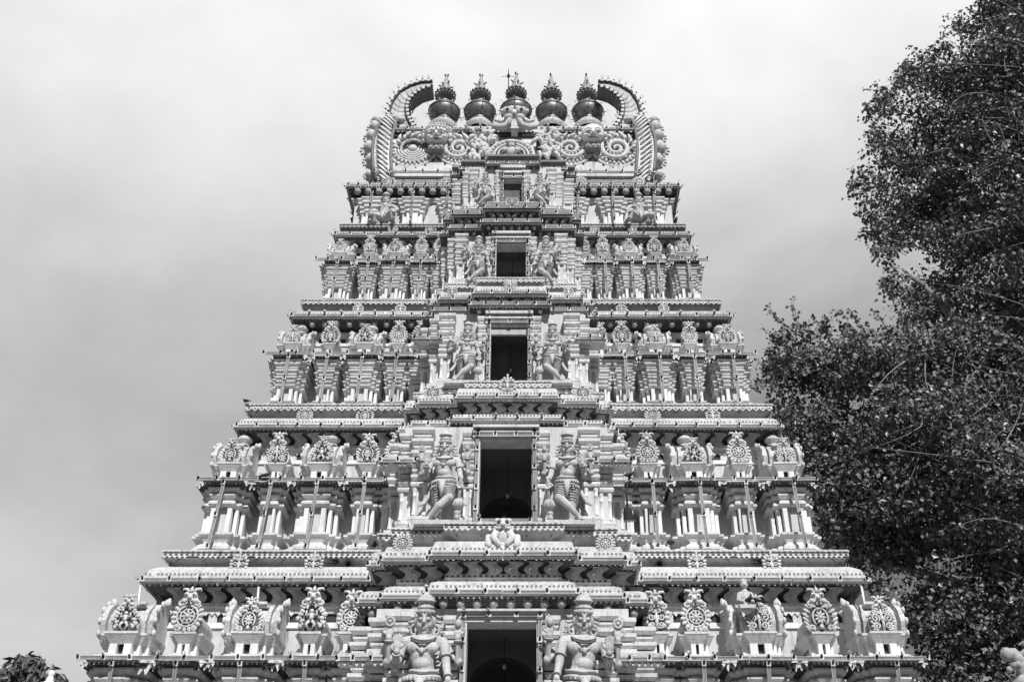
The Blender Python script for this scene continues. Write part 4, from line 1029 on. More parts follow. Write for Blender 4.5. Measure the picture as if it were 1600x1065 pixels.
for sx in (-1, 1):
    mb.ball((k.x + sx * .34, k.y - .3, k.z + .18), .29, 'statue', 12, 9); mb.ball((k.x + sx * .36, k.y - .57, k.z + .12), .09, 'groove', 8, 5)
    mb.ball((k.x + sx * .30, k.y - .28, k.z - .20), .24, 'statue', 10, 8)
    mb.tube([(k.x + sx * .20, k.y - .3, k.z - .1), (k.x + sx * .30, k.y - .34, k.z - .55), (k.x + sx * .42, k.y - .3, k.z - .80), (k.x + sx * .78, k.y - .25, k.z - .86), (k.x + sx * 1.05, k.y - .2, k.z - .70), (k.x + sx * .95, k.y - .2, k.z - .5)], [.12, .15, .18, .19, .14, .05], 'statue', 8)
    mb.tube([(k.x + sx * .5, k.y - .2, k.z - .2), (k.x + sx * .72, k.y - .25, k.z - .45), (k.x + sx * .95, k.y - .2, k.z - .3), (k.x + sx * .8, k.y - .2, k.z - .05)], [.12, .12, .1, .03], 'trim', 7)
    for j in range(5):
        a = R(20 + j * 28); mb.tube([(k.x + sx * .5 * math.cos(a), k.y - .1, k.z + .25 + .3 * math.sin(a)), (k.x + sx * .72 * math.cos(a), k.y - .15, k.z + .3 + .42 * math.sin(a)), (k.x + sx * .84 * math.cos(a + .2), k.y - .1, k.z + .3 + .5 * math.sin(a + .2))], [.12, .1, .03], 'trim', 6)
mb.ball((k.x, k.y - .05, k.z + .05), (.55, .35, .5), 'trim', 10, 8); mb.ball((k.x, k.y - .42, k.z - .02), (.14, .12, .12), 'statue')
mb.box(k.x - .16, k.x + .16, k.y - .3, k.y + .3, k.z - .95, k.z - .3, 'roof')
tag(mbuild('kirtimukha_mask', mb), 'bulging-eyed guardian mask with curling tusks')

# ------------------------------------------------------------------ the five pot finials on the ridge
mbp = mpot = MB()
mbp.lathe([(.46, -.35), (.44, -.1), (.40, 0), (.38, .16), (.42, .2), (.38, .25), (.50, .34), (.62, .5), (.66, .68), (.655, .74), (.69, .76), (.69, .80), (.64, .82), (.56, .98), (.42, 1.12), (.27, 1.2), (.23, 1.26), (.29, 1.3), (.25, 1.35), (.2, 1.42), (.3, 1.6), (.36, 1.72), (.2, 1.76)], (0, 0, 0), 'metal', 32)
mbp = MB()
for i in range(16):
    a = 2 * math.pi * i / 16; d = Vector((math.cos(a), math.sin(a), 0))
    M = Matrix.Rotation(a, 4, 'Z') @ Matrix.Rotation(R(55), 4, 'Y')
    mbp.ball(d * .36 + Vector((0, 0, 1.76)), (.045, .10, .14), 'metal', 6, 6, M)
    M = Matrix.Rotation(a + .2, 4, 'Z') @ Matrix.Rotation(R(64), 4, 'Y')
    mbp.ball(Vector((math.cos(a + .2), math.sin(a + .2), 0)) * .35 + Vector((0, 0, 1.62)), (.045, .085, .13), 'metal', 6, 6, M)
mbp.lathe([(.2, 1.5), (.32, 1.64), (.34, 1.80), (.26, 1.88), (.12, 1.92)], (0, 0, 0), 'metal', 24)
ME_KPET = mbp.mesh('petal_collar')
mbp = MB()
mbp.lathe([(.22, 1.86), (.27, 1.95), (.25, 2.02), (.22, 2.2), (.15, 2.5), (.06, 2.86), (.04, 2.9), (.06, 2.94), (.05, 3.0), (.0, 3.02)], (0, 0, 0), 'spire', 20)
for i in range(6):
    a = i * 1.05; mbp.tube([(.15 * math.cos(a), .15 * math.sin(a), 2.24 + .1 * (i % 2)), (.32 * math.cos(a), .32 * math.sin(a), 2.30 + .1 * (i % 2))], .03, 'socket', 5)
mbp.tube([(-.05, 0, 2.98), (-.06, 0, 3.08)], .04, 'socket', 5); mbp.tube([(.05, 0, 2.98), (.06, 0, 3.08)], .04, 'socket', 5)
ME_KSPI = mbp.mesh('spire')
mbp = MB(); mbp.lathe([(.55, 0), (.62, .1), (.66, .2), (.58, .32), (.46, .42), (.45, .5)], (0, 0, -.42), 'roof', 20)
ME_KBASE = mbp.mesh('base')
mbp = mpot
for i in range(9):
    a = R(-20 - i * 40); mbp.tube([(.62 * math.cos(a), .62 * math.sin(a), .66), (.77 * math.cos(a), .77 * math.sin(a), .70)], .018, 'socket', 5)
    mbp.ball((.86 * math.cos(a), .86 * math.sin(a), .71), .055, 'glass', 6, 5)
    a += R(18); mbp.tube([(.45 * math.cos(a), .45 * math.sin(a), .34), (.62 * math.cos(a), .62 * math.sin(a), .33)], .018, 'socket', 5)
    mbp.ball((.72 * math.cos(a), .72 * math.sin(a), .30), .055, 'glass', 6, 5)
ME_KPOT = mbp.mesh('pot')
KL = ['leftmost dark metal pot finial, tucked beside the left curled horn', 'second dark metal pot finial from the left, between the first and middle ones',
      'middle dark metal pot finial, directly behind the bulging-eyed mask', 'fourth dark metal pot finial from the left, between the middle one and the bald face',
      'rightmost dark metal pot finial, tucked beside the right curled horn']
for i, px in enumerate((693, 749, 806, 862, 919)):
    p = at(px, 192, 30.15)
    r = empty('pot_finial', (p.x, p.y, 30.36 + (.10 if i == 2 else 0))); tag(r, KL[i], 'finial', 'pot finials along the ridge of the vault')
    for nm, me in (('base', ME_KBASE), ('pot', ME_KPOT), ('petal_collar', ME_KPET), ('spire', ME_KSPI)): put(me, nm, r, rz=i * .4)
# lightning rod
p = at(794, 150, 30.0); mb = MB(); top = at(794, 119, 30.0)
mb.tube([(p.x, p.y, p.z - .9), (p.x, p.y, top.z)], .022, 'socket', 5); mb.ball((p.x, p.y, top.z), (.07, .07, .13), 'socket', 7, 5)
for a in (20, 160, 270): mb.tube([(p.x, p.y, top.z), (p.x + .36 * math.cos(R(a)), p.y + .36 * math.sin(R(a)), top.z + .08)], [.02, .006], 'socket', 4)
mb.tube([(p.x, p.y, top.z), (p.x, p.y, top.z + .45)], [.03, .004], 'socket', 4)
tag(mb.build('lightning_rod'), 'thin spiked lightning rod rising beside the middle pot finial', 'lightning rod')

# ------------------------------------------------------------------ carved figures
def remesh(mb, voxel, smooth=3):
    me = mb.mesh('tmp'); o = bpy.data.objects.new('tmp', me); col.objects.link(o)
    r = o.modifiers.new('r', 'REMESH'); r.mode = 'VOXEL'; r.voxel_size = voxel; r.use_smooth_shade = True
    if smooth:
        q = o.modifiers.new('s', 'SMOOTH'); q.iterations = smooth; q.factor = .5
    dg = bpy.context.evaluated_depsgraph_get(); dg.update()
    out = bpy.data.meshes.new_from_object(o.evaluated_get(dg)); bpy.data.objects.remove(o)
    out.materials.clear(); out.materials.append(MATS['statue'])
    return out
def limb(mb, pts, rad):
    P = [Vector(p) for p in pts]
    mb.tube(P, rad, 'statue', 10)
    for p, r in zip(P, rad): mb.ball(p, r, 'statue', 10, 8)
def hand(mb, wrist, d, side, palm_n, sc=1.0, curl=.2):
    # palm, four fingers of unequal length and a thumb; d = direction of the fingers
    w = Vector(wrist); d = Vector(d).normalized(); n_ = Vector(palm_n).normalized(); u = d.cross(n_).normalized()
    c = w + d * .035 * sc
    M = Matrix((u, n_, d)).transposed().to_4x4()
    mb.ball(c, (.042 * sc, .017 * sc, .042 * sc), 'statue', 8, 6, M)
    for i, ln in enumerate((.055, .066, .062, .046)):
        b = c + d * .032 * sc + u * (.034 - .0225 * i) * sc; m_ = b + d * ln * .55 * sc + n_ * curl * .02 * sc; t_ = b + d * ln * sc * .95 + n_ * curl * .05 * sc
        mb.tube([b, m_, t_], [.0115 * sc, .0105 * sc, .008 * sc], 'statue', 6); mb.ball(t_, .008 * sc, 'statue', 5, 4)
    b = c + u * side * .036 * sc - d * .01 * sc; mb.tube([b, b + (u * side * .7 + d * .7) * .032 * sc, b + (u * side * .6 + d * 1.2) * .045 * sc + n_ * .01], [.013 * sc, .012 * sc, .009 * sc], 'statue', 6)
def head(mb, c):
    x, y, z = c
    tf = tilt_about(c, 12); mb.T = lambda p: tf((x + (p[0] - x) * 1.03, p[1], z + (p[2] - z) * 1.22))
    mb.ball((x, y, z), (.082, .088, .108), 'statue', 14, 10); mb.ball((x, y - .02, z - .055), (.062, .066, .058), 'statue', 12, 8)
    mb.tube([(x, y - .085, z + .028), (x, y - .102, z - .002), (x, y - .112, z - .02)], [.012, .017, .022], 'statue', 7)
    for s in (-1, 1):
        mb.ball((x + s * .034, y - .076, z + .012), (.022, .014, .012), 'statue', 8, 6); mb.tube([(x + s * .010, y - .086, z + .036), (x + s * .036, y - .084, z + .046), (x + s * .066, y - .062, z + .034)], .0085, 'statue', 5)
        mb.ball((x + s * .044, y - .062, z - .030), (.026, .022, .024), 'statue', 8, 6); mb.ball((x + s * .084, y + .005, z), (.016, .026, .036), 'statue', 8, 6)
    mb.ball((x, y - .090, z - .046), (.026, .012, .008), 'statue', 8, 5); mb.ball((x, y - .088, z - .060), (.021, .012, .008), 'statue', 8, 5); mb.ball((x, y - .07, z - .088), (.022, .018, .016), 'statue', 8, 5); mb.T = None

def guardian(flip, pose):
    # unit figure about 1.41 tall incl. crown, facing -y; flip mirrors it
    f = flip; X = lambda p: (f * p[0], p[1], p[2])
    mb = MB()
    sway = .02
    limb(mb, [X((.025, 0, .60)), X((.012, -.01, .70)), X((-.008, -.01, .80)), X((-.006, -.01, .90))], [.128, .100, .116, .110])
    mb.ball(X((0, -.055, .72)), (.090, .080, .070), 'statue', 12, 8)                    # belly
    for s in (-1, 1): mb.ball(X((s * .072, -.075, .865)), (.078, .055, .06), 'statue', 10, 8)
    limb(mb, [X((-.17, 0, .925)), X((0, 0, .945)), X((.17, 0, .925))], [.062, .072, .062])
    limb(mb, [X((0, 0, .94)), X((0, -.01, 1.03))], [.056, .05])
    head(mb, X((0, -.03, 1.12)))
    mb.ball(X((.022, .03, .56)), (.142, .112, .11), 'statue', 12, 8)
    # legs: one straight, the other crossed in front
    if pose == 'tall':
        limb(mb, [X((-.075, 0, .56)), X((-.085, -.03, .31)), X((-.09, .02, .06))], [.090, .062, .040]); limb(mb, [X((.075, 0, .56)), X((.10, -.05, .31)), X((.10, .0, .06))], [.090, .062, .040])
        fe = [((-.10, 0, .035), (-.13, -.12, .02)), ((.11, 0, .035), (.15, -.11, .02))]
    else:
        limb(mb, [X((-.075, 0, .56)), X((-.065, -.01, .31)), X((-.05, .03, .06))], [.088, .060, .040]); limb(mb, [X((.065, -.02, .56)), X((.105, -.14, .33)), X((-.02, -.17, .20)), X((-.145, -.13, .07))], [.090, .068, .054, .038])
        fe = [((-.05, .02, .03), (-.04, -.12, .02)), ((-.16, -.12, .06), (-.185, -.165, .015))]
    for a, b in fe:
        limb(mb, [X(a), X(b)], [.036, .026])
        for j in range(5): mb.ball(X((b[0] + (j - 2) * .013, b[1] - .025 + abs(j - 1) * .004, b[2] - .004)), .011, 'statue', 5, 4)
    # rear pair of arms, raised
    limb(mb, [X((-.19, .03, .92)), X((-.325, .02, .76)), X((-.32, -.06, .955))], [.050, .041, .029]); hand(mb, X((-.32, -.06, .965)), (0, 0, 1), -f, (0, -1, 0))
    limb(mb, [X((.19, .03, .92)), X((.325, .02, .77)), X((.315, -.06, .965))], [.050, .041, .029]); hand(mb, X((.315, -.06, .975)), (0, 0, 1), f, (0, -1, 0))
    # front pair: palm raised, the other resting down
    limb(mb, [X((-.19, -.02, .91)), X((-.235, -.08, .69)), X((-.215, -.21, .79))], [.048, .041, .029]); hand(mb, X((-.215, -.215, .80)), (0, -.1, 1), f, (0, -1, 0), 1.1, .1)
    limb(mb, [X((.19, -.02, .91)), X((.225, -.06, .71)), X((.255, -.15, .565))], [.048, .040, .029]); hand(mb, X((.255, -.15, .565)), (0.02, -.1, -1), f, (0, -1, 0), 1.0, .9)
    body = remesh(mb, .0072, 2)
    parts = {}
    q = MB(); q.T = tilt_about(X((0, -.03, 1.12)), 12)                                     # tall tiered crown with earrings
    q.lathe([(.086, 0), (.090, .010), (.088, .022), (.079, .028), (.076, .048), (.082, .052), (.082, .062), (.074, .066), (.072, .10), (.080, .104), (.092, .112), (.092, .124), (.078, .130), (.070, .15), (.048, .172), (.024, .184), (.016, .196), (.0, .204)], X((0, -.02, 1.185)), 'statue', 18)
    for i in range(9):
        a = R(-160 + i * 17.5); q.ball((math.cos(a) * .088, -.02 + math.sin(a) * .088, 1.205), (.011, .011, .016), 'statue', 6, 4)
    for s in (-1, 1):
        q.tube([(s * .1 + .035 * math.cos(t), -.02, 1.045 + .045 * math.sin(t)) for t in [2 * math.pi * j / 10 for j in range(10)]], .014, 'statue', 5, True)
        for j in range(5): q.tube([(s * .10, .03, 1.17 - j * .045), (s * (.13 + .012 * math.sin(j)), .02, 1.16 - j * .045), (s * (.155 + .01 * j), .03, 1.175 - j * .05)], [.018, .016, .006], 'statue', 5)
    tf_ = tilt_about(X((0, -.03, 1.12)), 12); q.T = lambda p: tf_((p[0] * 1.03, p[1], 1.12 + (p[2] - 1.12) * 1.22))   # dark tubes paint the shade of eyelids, brows and lips, in crown mesh
    for s in (-1, 1):
        q.tube([(s * .014, -.116, 1.128), (s * .035, -.122, 1.123), (s * .058, -.104, 1.13)], [.003, .0045, .003], 'groove', 4)
        q.tube([(s * .010, -.121, 1.158), (s * .036, -.121, 1.170), (s * .066, -.098, 1.158)], [.002, .004, .002], 'groove', 4)
    q.tube([(-.030, -.113, 1.071), (0, -.122, 1.067), (.030, -.113, 1.071)], [.002, .0045, .002], 'groove', 4)
    parts['crown'] = q.mesh('crown')
    q = MB()                                                                               # necklaces, armlets, wristlets
    def ring(c, r, w, ax=None, m='statue', n=12, sq=1.0):
        ax = Vector(ax or (0, 0, 1)).normalized(); u = ax.orthogonal().normalized(); v = ax.cross(u)
        q.tube([Vector(c) + u * r * math.cos(2 * math.pi * j / n) + v * r * sq * math.sin(2 * math.pi * j / n) for j in range(n)], w, m, 5, True)
    for k, (zl_, yl_, wv) in enumerate(((.925, -.120, .095), (.89, -.142, .115), (.83, -.140, .10))):
        pts = []
        for j in range(13):
            t_ = R(-78 + j * 13); kk = (math.cos(t_) - .2) / .8; pts.append(X((wv * math.sin(t_), -.055 + (yl_ + .055) * kk, .965 + (zl_ - .965) * kk)))
        q.tube(pts, .011 if k < 2 else .007, 'statue' if k != 1 else 'groove', 5)
    q.ball(X((0, -.142, .825)), (.024, .012, .028), 'statue', 6, 5); parts['necklace'] = q.mesh('necklace')
    arm_i = 0
    for (c, r, ax) in (((-.215, -.04, .80), .049, (-.05, -.05, -.2)), ((.21, -.04, .80), .049, (.05, -.05, -.2)), ((-.255, .025, .845), .048, (-.13, 0, -.16)), ((.255, .025, .845), .048, (.13, 0, -.16)),
                       ((-.321, -.045, .93), .033, (0, -.05, .2)), ((.316, -.045, .94), .033, (0, -.05, .2)), ((-.22, -.19, .775), .034, (0, -.1, .1)), ((.25, -.135, .60), .034, (.03, -.1, -.15))):
        q = MB(); arm_i += 1; ring(X(c), r, .009, X(ax)); ring(X((c[0], c[1], c[2] - .014)), r, .007, X(ax), 'groove'); parts['armlet%d' % arm_i] = q.mesh('armlet')
    q = MB()                                                                               # ornamental belt and apron
    for k, (z, r, w, m_) in enumerate(((.665, .128, .018, 'statue'), (.64, .142, .011, 'groove'), (.612, .150, .020, 'statue'), (.582, .156, .012, 'groove'), (.555, .158, .014, 'statue'))):
        q.tube([X((.018 + r * math.cos(t), .0 + r * .93 * math.sin(t), z - .028 * (1 - abs(math.cos(t))) * (1 if math.sin(t) < 0 else 0))) for t in [2 * math.pi * j / 22 for j in range(22)]], w, m_, 5, True)
    for j in range(11):
        t = R(-165 + j * 15); q.ball(X((.163 * math.cos(t), .0 + .150 * math.sin(t), .592 - .025 * (1 - abs(math.cos(t))))), (.02, .016, .024), 'statue', 6, 5)
        q.ball(X((.162 * math.cos(t), .0 + .150 * math.sin(t), .530 - .05 * (1 - abs(math.cos(t))))), (.013, .012, .02), 'statue', 5, 4)
    q.tube([X((0, -.150, .57)), X((0, -.165, .45)), X((0, -.165, .34))], [.045, .036, .012], 'statue', 6)
    parts['belt'] = q.mesh('belt')
    q = MB()                                                                               # folds of the wrap round the thighs, flying sash
    L1 = ((-.075, 0, .56), (-.065, -.01, .31)) if pose != 'tall' else ((-.075, 0, .56), (-.085, -.03, .31))
    L2 = ((.065, -.02, .56), (.105, -.14, .33)) if pose != 'tall' else ((.075, 0, .56), (.10, -.05, .31))
    for (p0, p1), r1 in ((L1, .060), (L2, .068)):
        p0 = Vector(X(p0)); p1 = Vector(X(p1)); ax = (p1 - p0).normalized()
        for k in range(6):
            tt = .16 + k * .15; c = p0.lerp(p1, tt); r = .090 + (r1 - .090) * tt
            tilt = ax + Vector((f * (.22 if k % 2 else .12), -.25, 0)); ring(c, r + .004, .0075, tilt, 'groove', 14); ring(c + ax * .014, r + .006, .010, tilt, 'statue', 14)
    parts['wrap'] = q.mesh('wrap')
    for s in (-1, 1):
        q = MB(); q.tube([X((s * .15, .04, .60)), X((s * .20, .04, .45)), X((s * .26, .02, .33)), X((s * .33, -.01, .27))], [.022, .03, .034, .012], 'statue', 6, flat=.5); parts['sash%d' % (s + 2)] = q.mesh('sash')
    if pose == 'mace':
        q = MB(); b = X((.225, -.16, 0)); t = X((.262, -.165, .60))
        A = Vector(b); Bv = Vector(t); d = Bv - A
        q.tube([A + d * .12, A + d * .98, A + d * 1.05], [.030, .020, .026], 'statue', 8)
        M = Matrix.Rotation(f * R(4), 4, 'Y'); q.ball(A + d * .37, (.078, .078, .085), 'statue', 14, 10, M)
        for j in range(10):
            a = 2 * math.pi * j / 10; c_ = A + d * .37
            q.tube([c_ + Vector((.05 * math.cos(a), .05 * math.sin(a), .065)), c_ + Vector((.08 * math.cos(a), .08 * math.sin(a), 0)), c_ + Vector((.05 * math.cos(a), .05 * math.sin(a), -.065))], .008, 'statue', 4)
        q.lathe([(.0, 0), (.04, .01), (.045, .05), (.03, .075), (.045, .09), (.045, .115), (.025, .13)], b, 'statue', 10); parts['mace'] = q.mesh('mace')
    q = MB()                                                                               # emblems in the raised rear hands
    q.tube([X((-.32 + .04 * math.cos(t), -.075, 1.10 + .04 * math.sin(t))) for t in [2 * math.pi * j / 10 for j in range(10)]], .013, 'statue', 5, True); q.ball(X((-.32, -.075, 1.10)), .02, 'statue', 6, 4)
    parts['emblem1'] = q.mesh('emblem'); q = MB(); q.ball(X((.315, -.075, 1.09)), (.034, .03, .045), 'statue', 8, 6); q.tube([X((.315, -.075, 1.12)), X((.33, -.075, 1.16))], [.02, .006], 'statue', 5); parts['emblem2'] = q.mesh('emblem')
    return body, parts
def kneeler(flip):
    f = flip; X = lambda p: (f * p[0], p[1], p[2]); mb = MB()
    limb(mb, [X((0, .02, .30)), X((.01, 0, .42)), X((.02, -.01, .60))], [.15, .125, .135])
    for s in (-1, 1): mb.ball(X((.02 + s * .07, -.075, .59)), (.075, .055, .06), 'statue')
    limb(mb, [X((-.16, 0, .645)), X((.02, 0, .66)), X((.2, 0, .645))], [.062, .07, .062]); limb(mb, [X((.02, 0, .66)), X((.02, -.02, .75))], [.055, .05])
    head(mb, X((.02, -.04, .82)))
    limb(mb, [X((-.09, 0, .28)), X((-.25, -.2, .20)), X((-.2, -.1, .05)), X((-.1, 0, .03))], [.11, .09, .07, .05]); limb(mb, [X((.09, 0, .28)), X((.26, -.2, .30)), X((.28, -.16, .05)), X((.31, -.26, .03))], [.11, .085, .05, .03])
    limb(mb, [X((-.19, 0, .64)), X((-.36, -.03, .56)), X((-.37, -.06, .74))], [.058, .048, .035]); hand(mb, X((-.37, -.06, .75)), (0, 0, 1), -f, (0, -1, 0))
    limb(mb, [X((.22, 0, .63)), X((.35, -.08, .46)), X((.33, -.24, .30))], [.058, .048, .035]); hand(mb, X((.33, -.24, .30)), (0, -.4, -1), f, (0, -1, 0), 1.0, .8)
    body = remesh(mb, .010); parts = {}
    q = MB(); q.T = tilt_about(X((.02, -.04, .82)), 20); q.lathe([(.09, 0), (.1, .03), (.085, .06), (.085, .1), (.11, .11), (.08, .16), (.03, .2), (0, .21)], X((.02, -.03, .875)), 'statue', 14)
    for s in (-1, 1): q.ball((f * .02 + s * .11, -.01, .76), (.025, .02, .05), 'statue'); q.ball((f * .02 + s * .13, .03, .84), (.03, .02, .08), 'statue')
    parts['crown'] = q.mesh('crown')
    q = MB()
    for z, r, m_ in ((.36, .142, 'statue'), (.335, .148, 'groove'), (.31, .155, 'statue')): q.tube([X((r * math.cos(t), .01 + r * .9 * math.sin(t), z)) for t in [2 * math.pi * j / 18 for j in range(18)]], .014, m_, 5, True)
    q.tube([X((0, -.14, .32)), X((.0, -.18, .18)), X((0, -.16, .04))], [.04, .035, .03], 'statue', 6)
    for s in (-.1, .14): q.tube([X((s, -.1, .68)), X((.02, -.15, .58)), X((.02, -.16, .54))], .012, 'statue', 5)
    parts['belt'] = q.mesh('belt')
    return body, parts
G = {}
for f in (1, -1):
    for p_ in ('mace', 'cross', 'tall'): G[(f, p_)] = guardian(f, p_)
    G[(f, 'kneel')] = kneeler(f)
def statue(f, pose, loc, h, label, group, unit=1.40, wide=1.0):
    body, parts = G[(f, pose)]
    r = empty('guardian_statue', loc); tag(r, label, 'statue', group)
    k = h / unit
    r.rotation_euler = (0, R(rnd.uniform(-1.6, 1.6)), R(rnd.uniform(-5, 5)))
    put(body, 'body', r, scale=(k * wide, k, k))
    for nm, me in parts.items(): put(me, nm.rstrip('0123456789'), r, scale=(k * wide, k, k))
    return r
ordn = ['lowest doorway', 'second doorway from below', 'third doorway from below', 'fourth doorway from below', 'topmost and smallest doorway']
spec = [('tall', 3.45), ('mace', 2.68), ('mace', 2.22), ('cross', 2.02), ('cross', 1.60)]
desc = {'tall': 'large four-armed guardian, cut at the hips by the picture edge,', 'mace': 'four-armed guardian with crossed leg and round mace,', 'cross': 'four-armed guardian with crossed leg and no mace,'}
for ti in range(5):
    xs_, ys_, zs_, yr_ = TI[ti]['stat']; pose, h = spec[ti]
    if ti == 4: zs_ = 23.2
    for sx in (-1, 1):
        statue(-sx, pose, (sx * xs_, ys_ if ti < 3 else ys_ + .05, zs_ + .004), h, '%s left of the %s' % (desc[pose], ordn[ti]) if sx < 0 else '%s right of the %s' % (desc[pose], ordn[ti]), 'guardian statues flanking the doorways', wide=.99)
statue(1, 'kneel', (-4.70, FY - 5.62 - .55, 23.12), 1.42, 'half-kneeling crowned figure with raised hand, on the left wing of the top storey', 'kneeling figures on the top storey', 1.08, 1.1)
statue(-1, 'kneel', (4.62, FY - 5.62 - .55, 23.12), 1.42, 'half-kneeling crowned figure with raised hand, on the right wing of the top storey', 'kneeling figures on the top storey', 1.08, 1.1)
# small bust on top of a shrine, lower right
p = at(1166, 942, 24.1); mb = MB()
limb(mb, [(0, 0, -.1), (0, 0, .12), (0, 0, .25)], [.16, .15, .1]); limb(mb, [(-.15, 0, .22), (0, 0, .27), (.15, 0, .22)], [.06, .07, .06]); limb(mb, [(0, 0, .28), (0, 0, .36)], [.05, .05])
mb.ball((0, -.01, .46), (.085, .09, .11), 'statue', 12, 9); mb.ball((0, -.1, .44), (.02, .03, .03), 'statue'); mb.ball((0, .01, .55), (.09, .09, .08), 'statue', 12, 8)
for s in (-1, 1): mb.ball((s * .035, -.085, .48), (.018, .014, .012), 'statue'); mb.ball((s * .085, 0, .46), (.015, .03, .04), 'statue'); limb(mb, [(s * .16, 0, .2), (s * .2, -.06, .05), (s * .12, -.16, .0)], [.055, .05, .04])
bust = remesh(mb, .011); r = empty('small_figure', p); tag(r, 'small pale seated figure on a shrine roof at lower right, above two pigeons', 'statue'); put(bust, 'body', r)
q = MB(); q.box(-.2, .2, -.16, .16, -.16, -.07, 'roof'); q.build('plinth', r)
# ------------------------------------------------------------------ base of the tower (below the picture)
mb = MB()
for sx in (-1, 1):
    a, b = sorted((sx * 2.2, sx * 9.3)); mb.box(a, b, FY - 9.3, 9.3 - FY, -1.6, 4.0, 'wall')
    a, b = sorted((sx * 2.2, sx * 3.5)); mb.box(a, b, Y2(22.1), FY - 9.28, -1.6, 4.0, 'wall')
mb.box(-2.21, 2.21, Y2(22.12), FY - 4, 2.8, 4.0, 'wall')
mb.ring([(9.4, FY - 9.4, 3.7, 9.4 - FY), (9.75, FY - 9.75, 3.95, 9.75 - FY), (9.75, FY - 9.75, 4.1, 9.75 - FY), (8.5, FY - 8.5, 4.1, 8.5 - FY)], ['cove', 'trim', 'roof'])
mb.ring([(3.5, Y2(22.05), 3.8), (3.6, Y2(21.95), 3.95), (3.6, Y2(21.95), 4.096), (2.5, Y2(24), 4.096)], ['cove', 'trim', 'roof'], 0)
tag(mb.build('base', tower, (0, 0, 1.6)), None)
# thin stay rods between the lowest cornice and the shrine roofs
for a, b in (((219, 915, 24.6), (216, 945, 24.1)), ((404, 917, 24.75), (402, 943, 24.3)), ((1346, 916, 24.6), (1351, 944, 24.1))):
    mb = MB(); mb.tube([at(*a), at(*b)], .03, 'white', 6); mb.build('stay_rod', storeys[0])
# ------------------------------------------------------------------ floodlight hanging on the wing
p = at(981, 803, 25.0); mb = MB()
M = Matrix.Rotation(R(20), 4, 'X')
mb.lathe([(.05, .2), (.10, .16), (.14, .0), (.17, -.14), (.18, -.18), (.15, -.17), (.0, -.12)], p, 'socket', 14, True, M); mb.tube([p + Vector((0, 0, .2)), p + Vector((0, .05, .6)), p + Vector((.05, .1, 1.0))], .03, 'socket', 6)
mb.lathe([(.19, -.17), (.2, -.19), (.17, -.2)], p, 'pod', 14, True, M)
tag(mb.build('floodlight'), 'round black floodlight hanging right of the second doorway, beside the bay', 'floodlight')
# ------------------------------------------------------------------ pigeons
def pigeon(p, heading, size, label, pitch=0.0, crouch=False):
    mb = MB(); S = size
    mb.ball((0, 0, .17), (.19, .10, .095), 'feather', 12, 8, Matrix.Rotation(R(18), 4, 'Y')) if False else None
    mb.tube([(-.36, 0, .10), (-.22, 0, .13), (-.10, 0, .17), (.02, 0, .20), (.11, 0, .235), (.155, 0, .29), (.17, 0, .335)], [.02, .055, .088, .098, .078, .05, .042], 'feather', 10)
    mb.ball((.178, 0, .345), (.048, .042, .042), 'feather', 10, 7); mb.tube([(.215, 0, .342), (.245, 0, .334), (.262, 0, .324)], [.014, .010, .003], 'socket', 5)
    body = mb.mesh('body')
    wg = MB()
    for s in (-1, 1): wg.tube([(.08, s * .085, .20), (-.06, s * .10, .175), (-.2, s * .07, .135), (-.31, s * .03, .11)], [.035, .06, .04, .008], 'feather', 8, flat=.5)
    wg.mesh('wing')
    r = empty('pigeon', p); r.rotation_euler = (0, 0, R(heading)); tag(r, label, 'pigeon', 'pigeons perched on the tower')
    put(body, 'body', r, scale=S); put(wg.mesh('wings'), 'wings', r, scale=S)
    t_ = MB(); t_.add([(-.28, -.035, .115), (-.28, .035, .115), (-.46, .05, .06), (-.46, -.05, .06)], [(0, 1, 2, 3)], 'feather'); t_.add([(-.28, -.035, .10), (-.28, .035, .10), (-.46, .05, .05), (-.46, -.05, .05)], [(0, 1, 2, 3)], 'feather'); put(t_.mesh('tail'), 'tail', r, scale=S)
    l_ = MB()
    for s in (-1, 1):
        l_.tube([(.0, s * .04, .12), (.01, s * .04, .04), (.0, s * .04, .0)], .010, 'socket', 5)
        for k in (-1, 0, 1): l_.tube([(0, s * .04, .006), (.05, s * .04 + k * .02, .004)], .006, 'socket', 4)
    put(l_.mesh('legs'), 'legs', r, scale=S)
PIG = [((1170, 943, 23.95), -60, 1.0, 'left of two dark pigeons at the feet of the small figure on the shrine roof'), ((1181, 943, 23.98), 160, 1.0, 'right of two dark pigeons at the feet of the small figure on the shrine roof'),
       ((1187, 884, 25.2), 20, 1.0, 'dark pigeon on the lowest cornice, walking right, tail towards the bay'), ((1201, 884, 25.2), 170, .9, 'dark pigeon on the lowest cornice, facing its neighbour from the right'),
       ((415, 747, 25.25), 10, 1.0, 'dark pigeon on the left eave of the second storey, tail stretched left'), ((984, 747, 25.25), 20, 1.1, 'dark pigeon on the right eave of the second storey, close to the bay'),
       ((383, 630, 26.1), 150, .9, 'lone dark pigeon at the far left end of the third storey ledge'), ((1048, 855, 25.2), 100, 1.3, 'dark pigeon between shrine foot and ledge, right wing of the second storey'),
       ((523, 884, 25.2), 35, 1.0, 'dark pigeon under the ledge left of the bay, over the lowest cornice'), ((999, 533, 26.2), 80, 1.0, 'dark pigeon on the shrine roofs of the third storey, right of the bay')]
for (a, hd_, sz, lb) in PIG: pigeon(at(*a), hd_, sz * .56, lb)
# spout holes in the lowest cove
mb = MB()
for px in (376, 544, 1030):
    p = at(px, 882, 25.15); mb = MB(); mb.lathe([(.12, 0), (.12, .06), (.085, .07), (.085, -.1), (0, -.1)], p, 'socket', 10, True, Matrix.Rotation(R(90), 4, 'X')); mb.build('drain_spout', storeys[0])

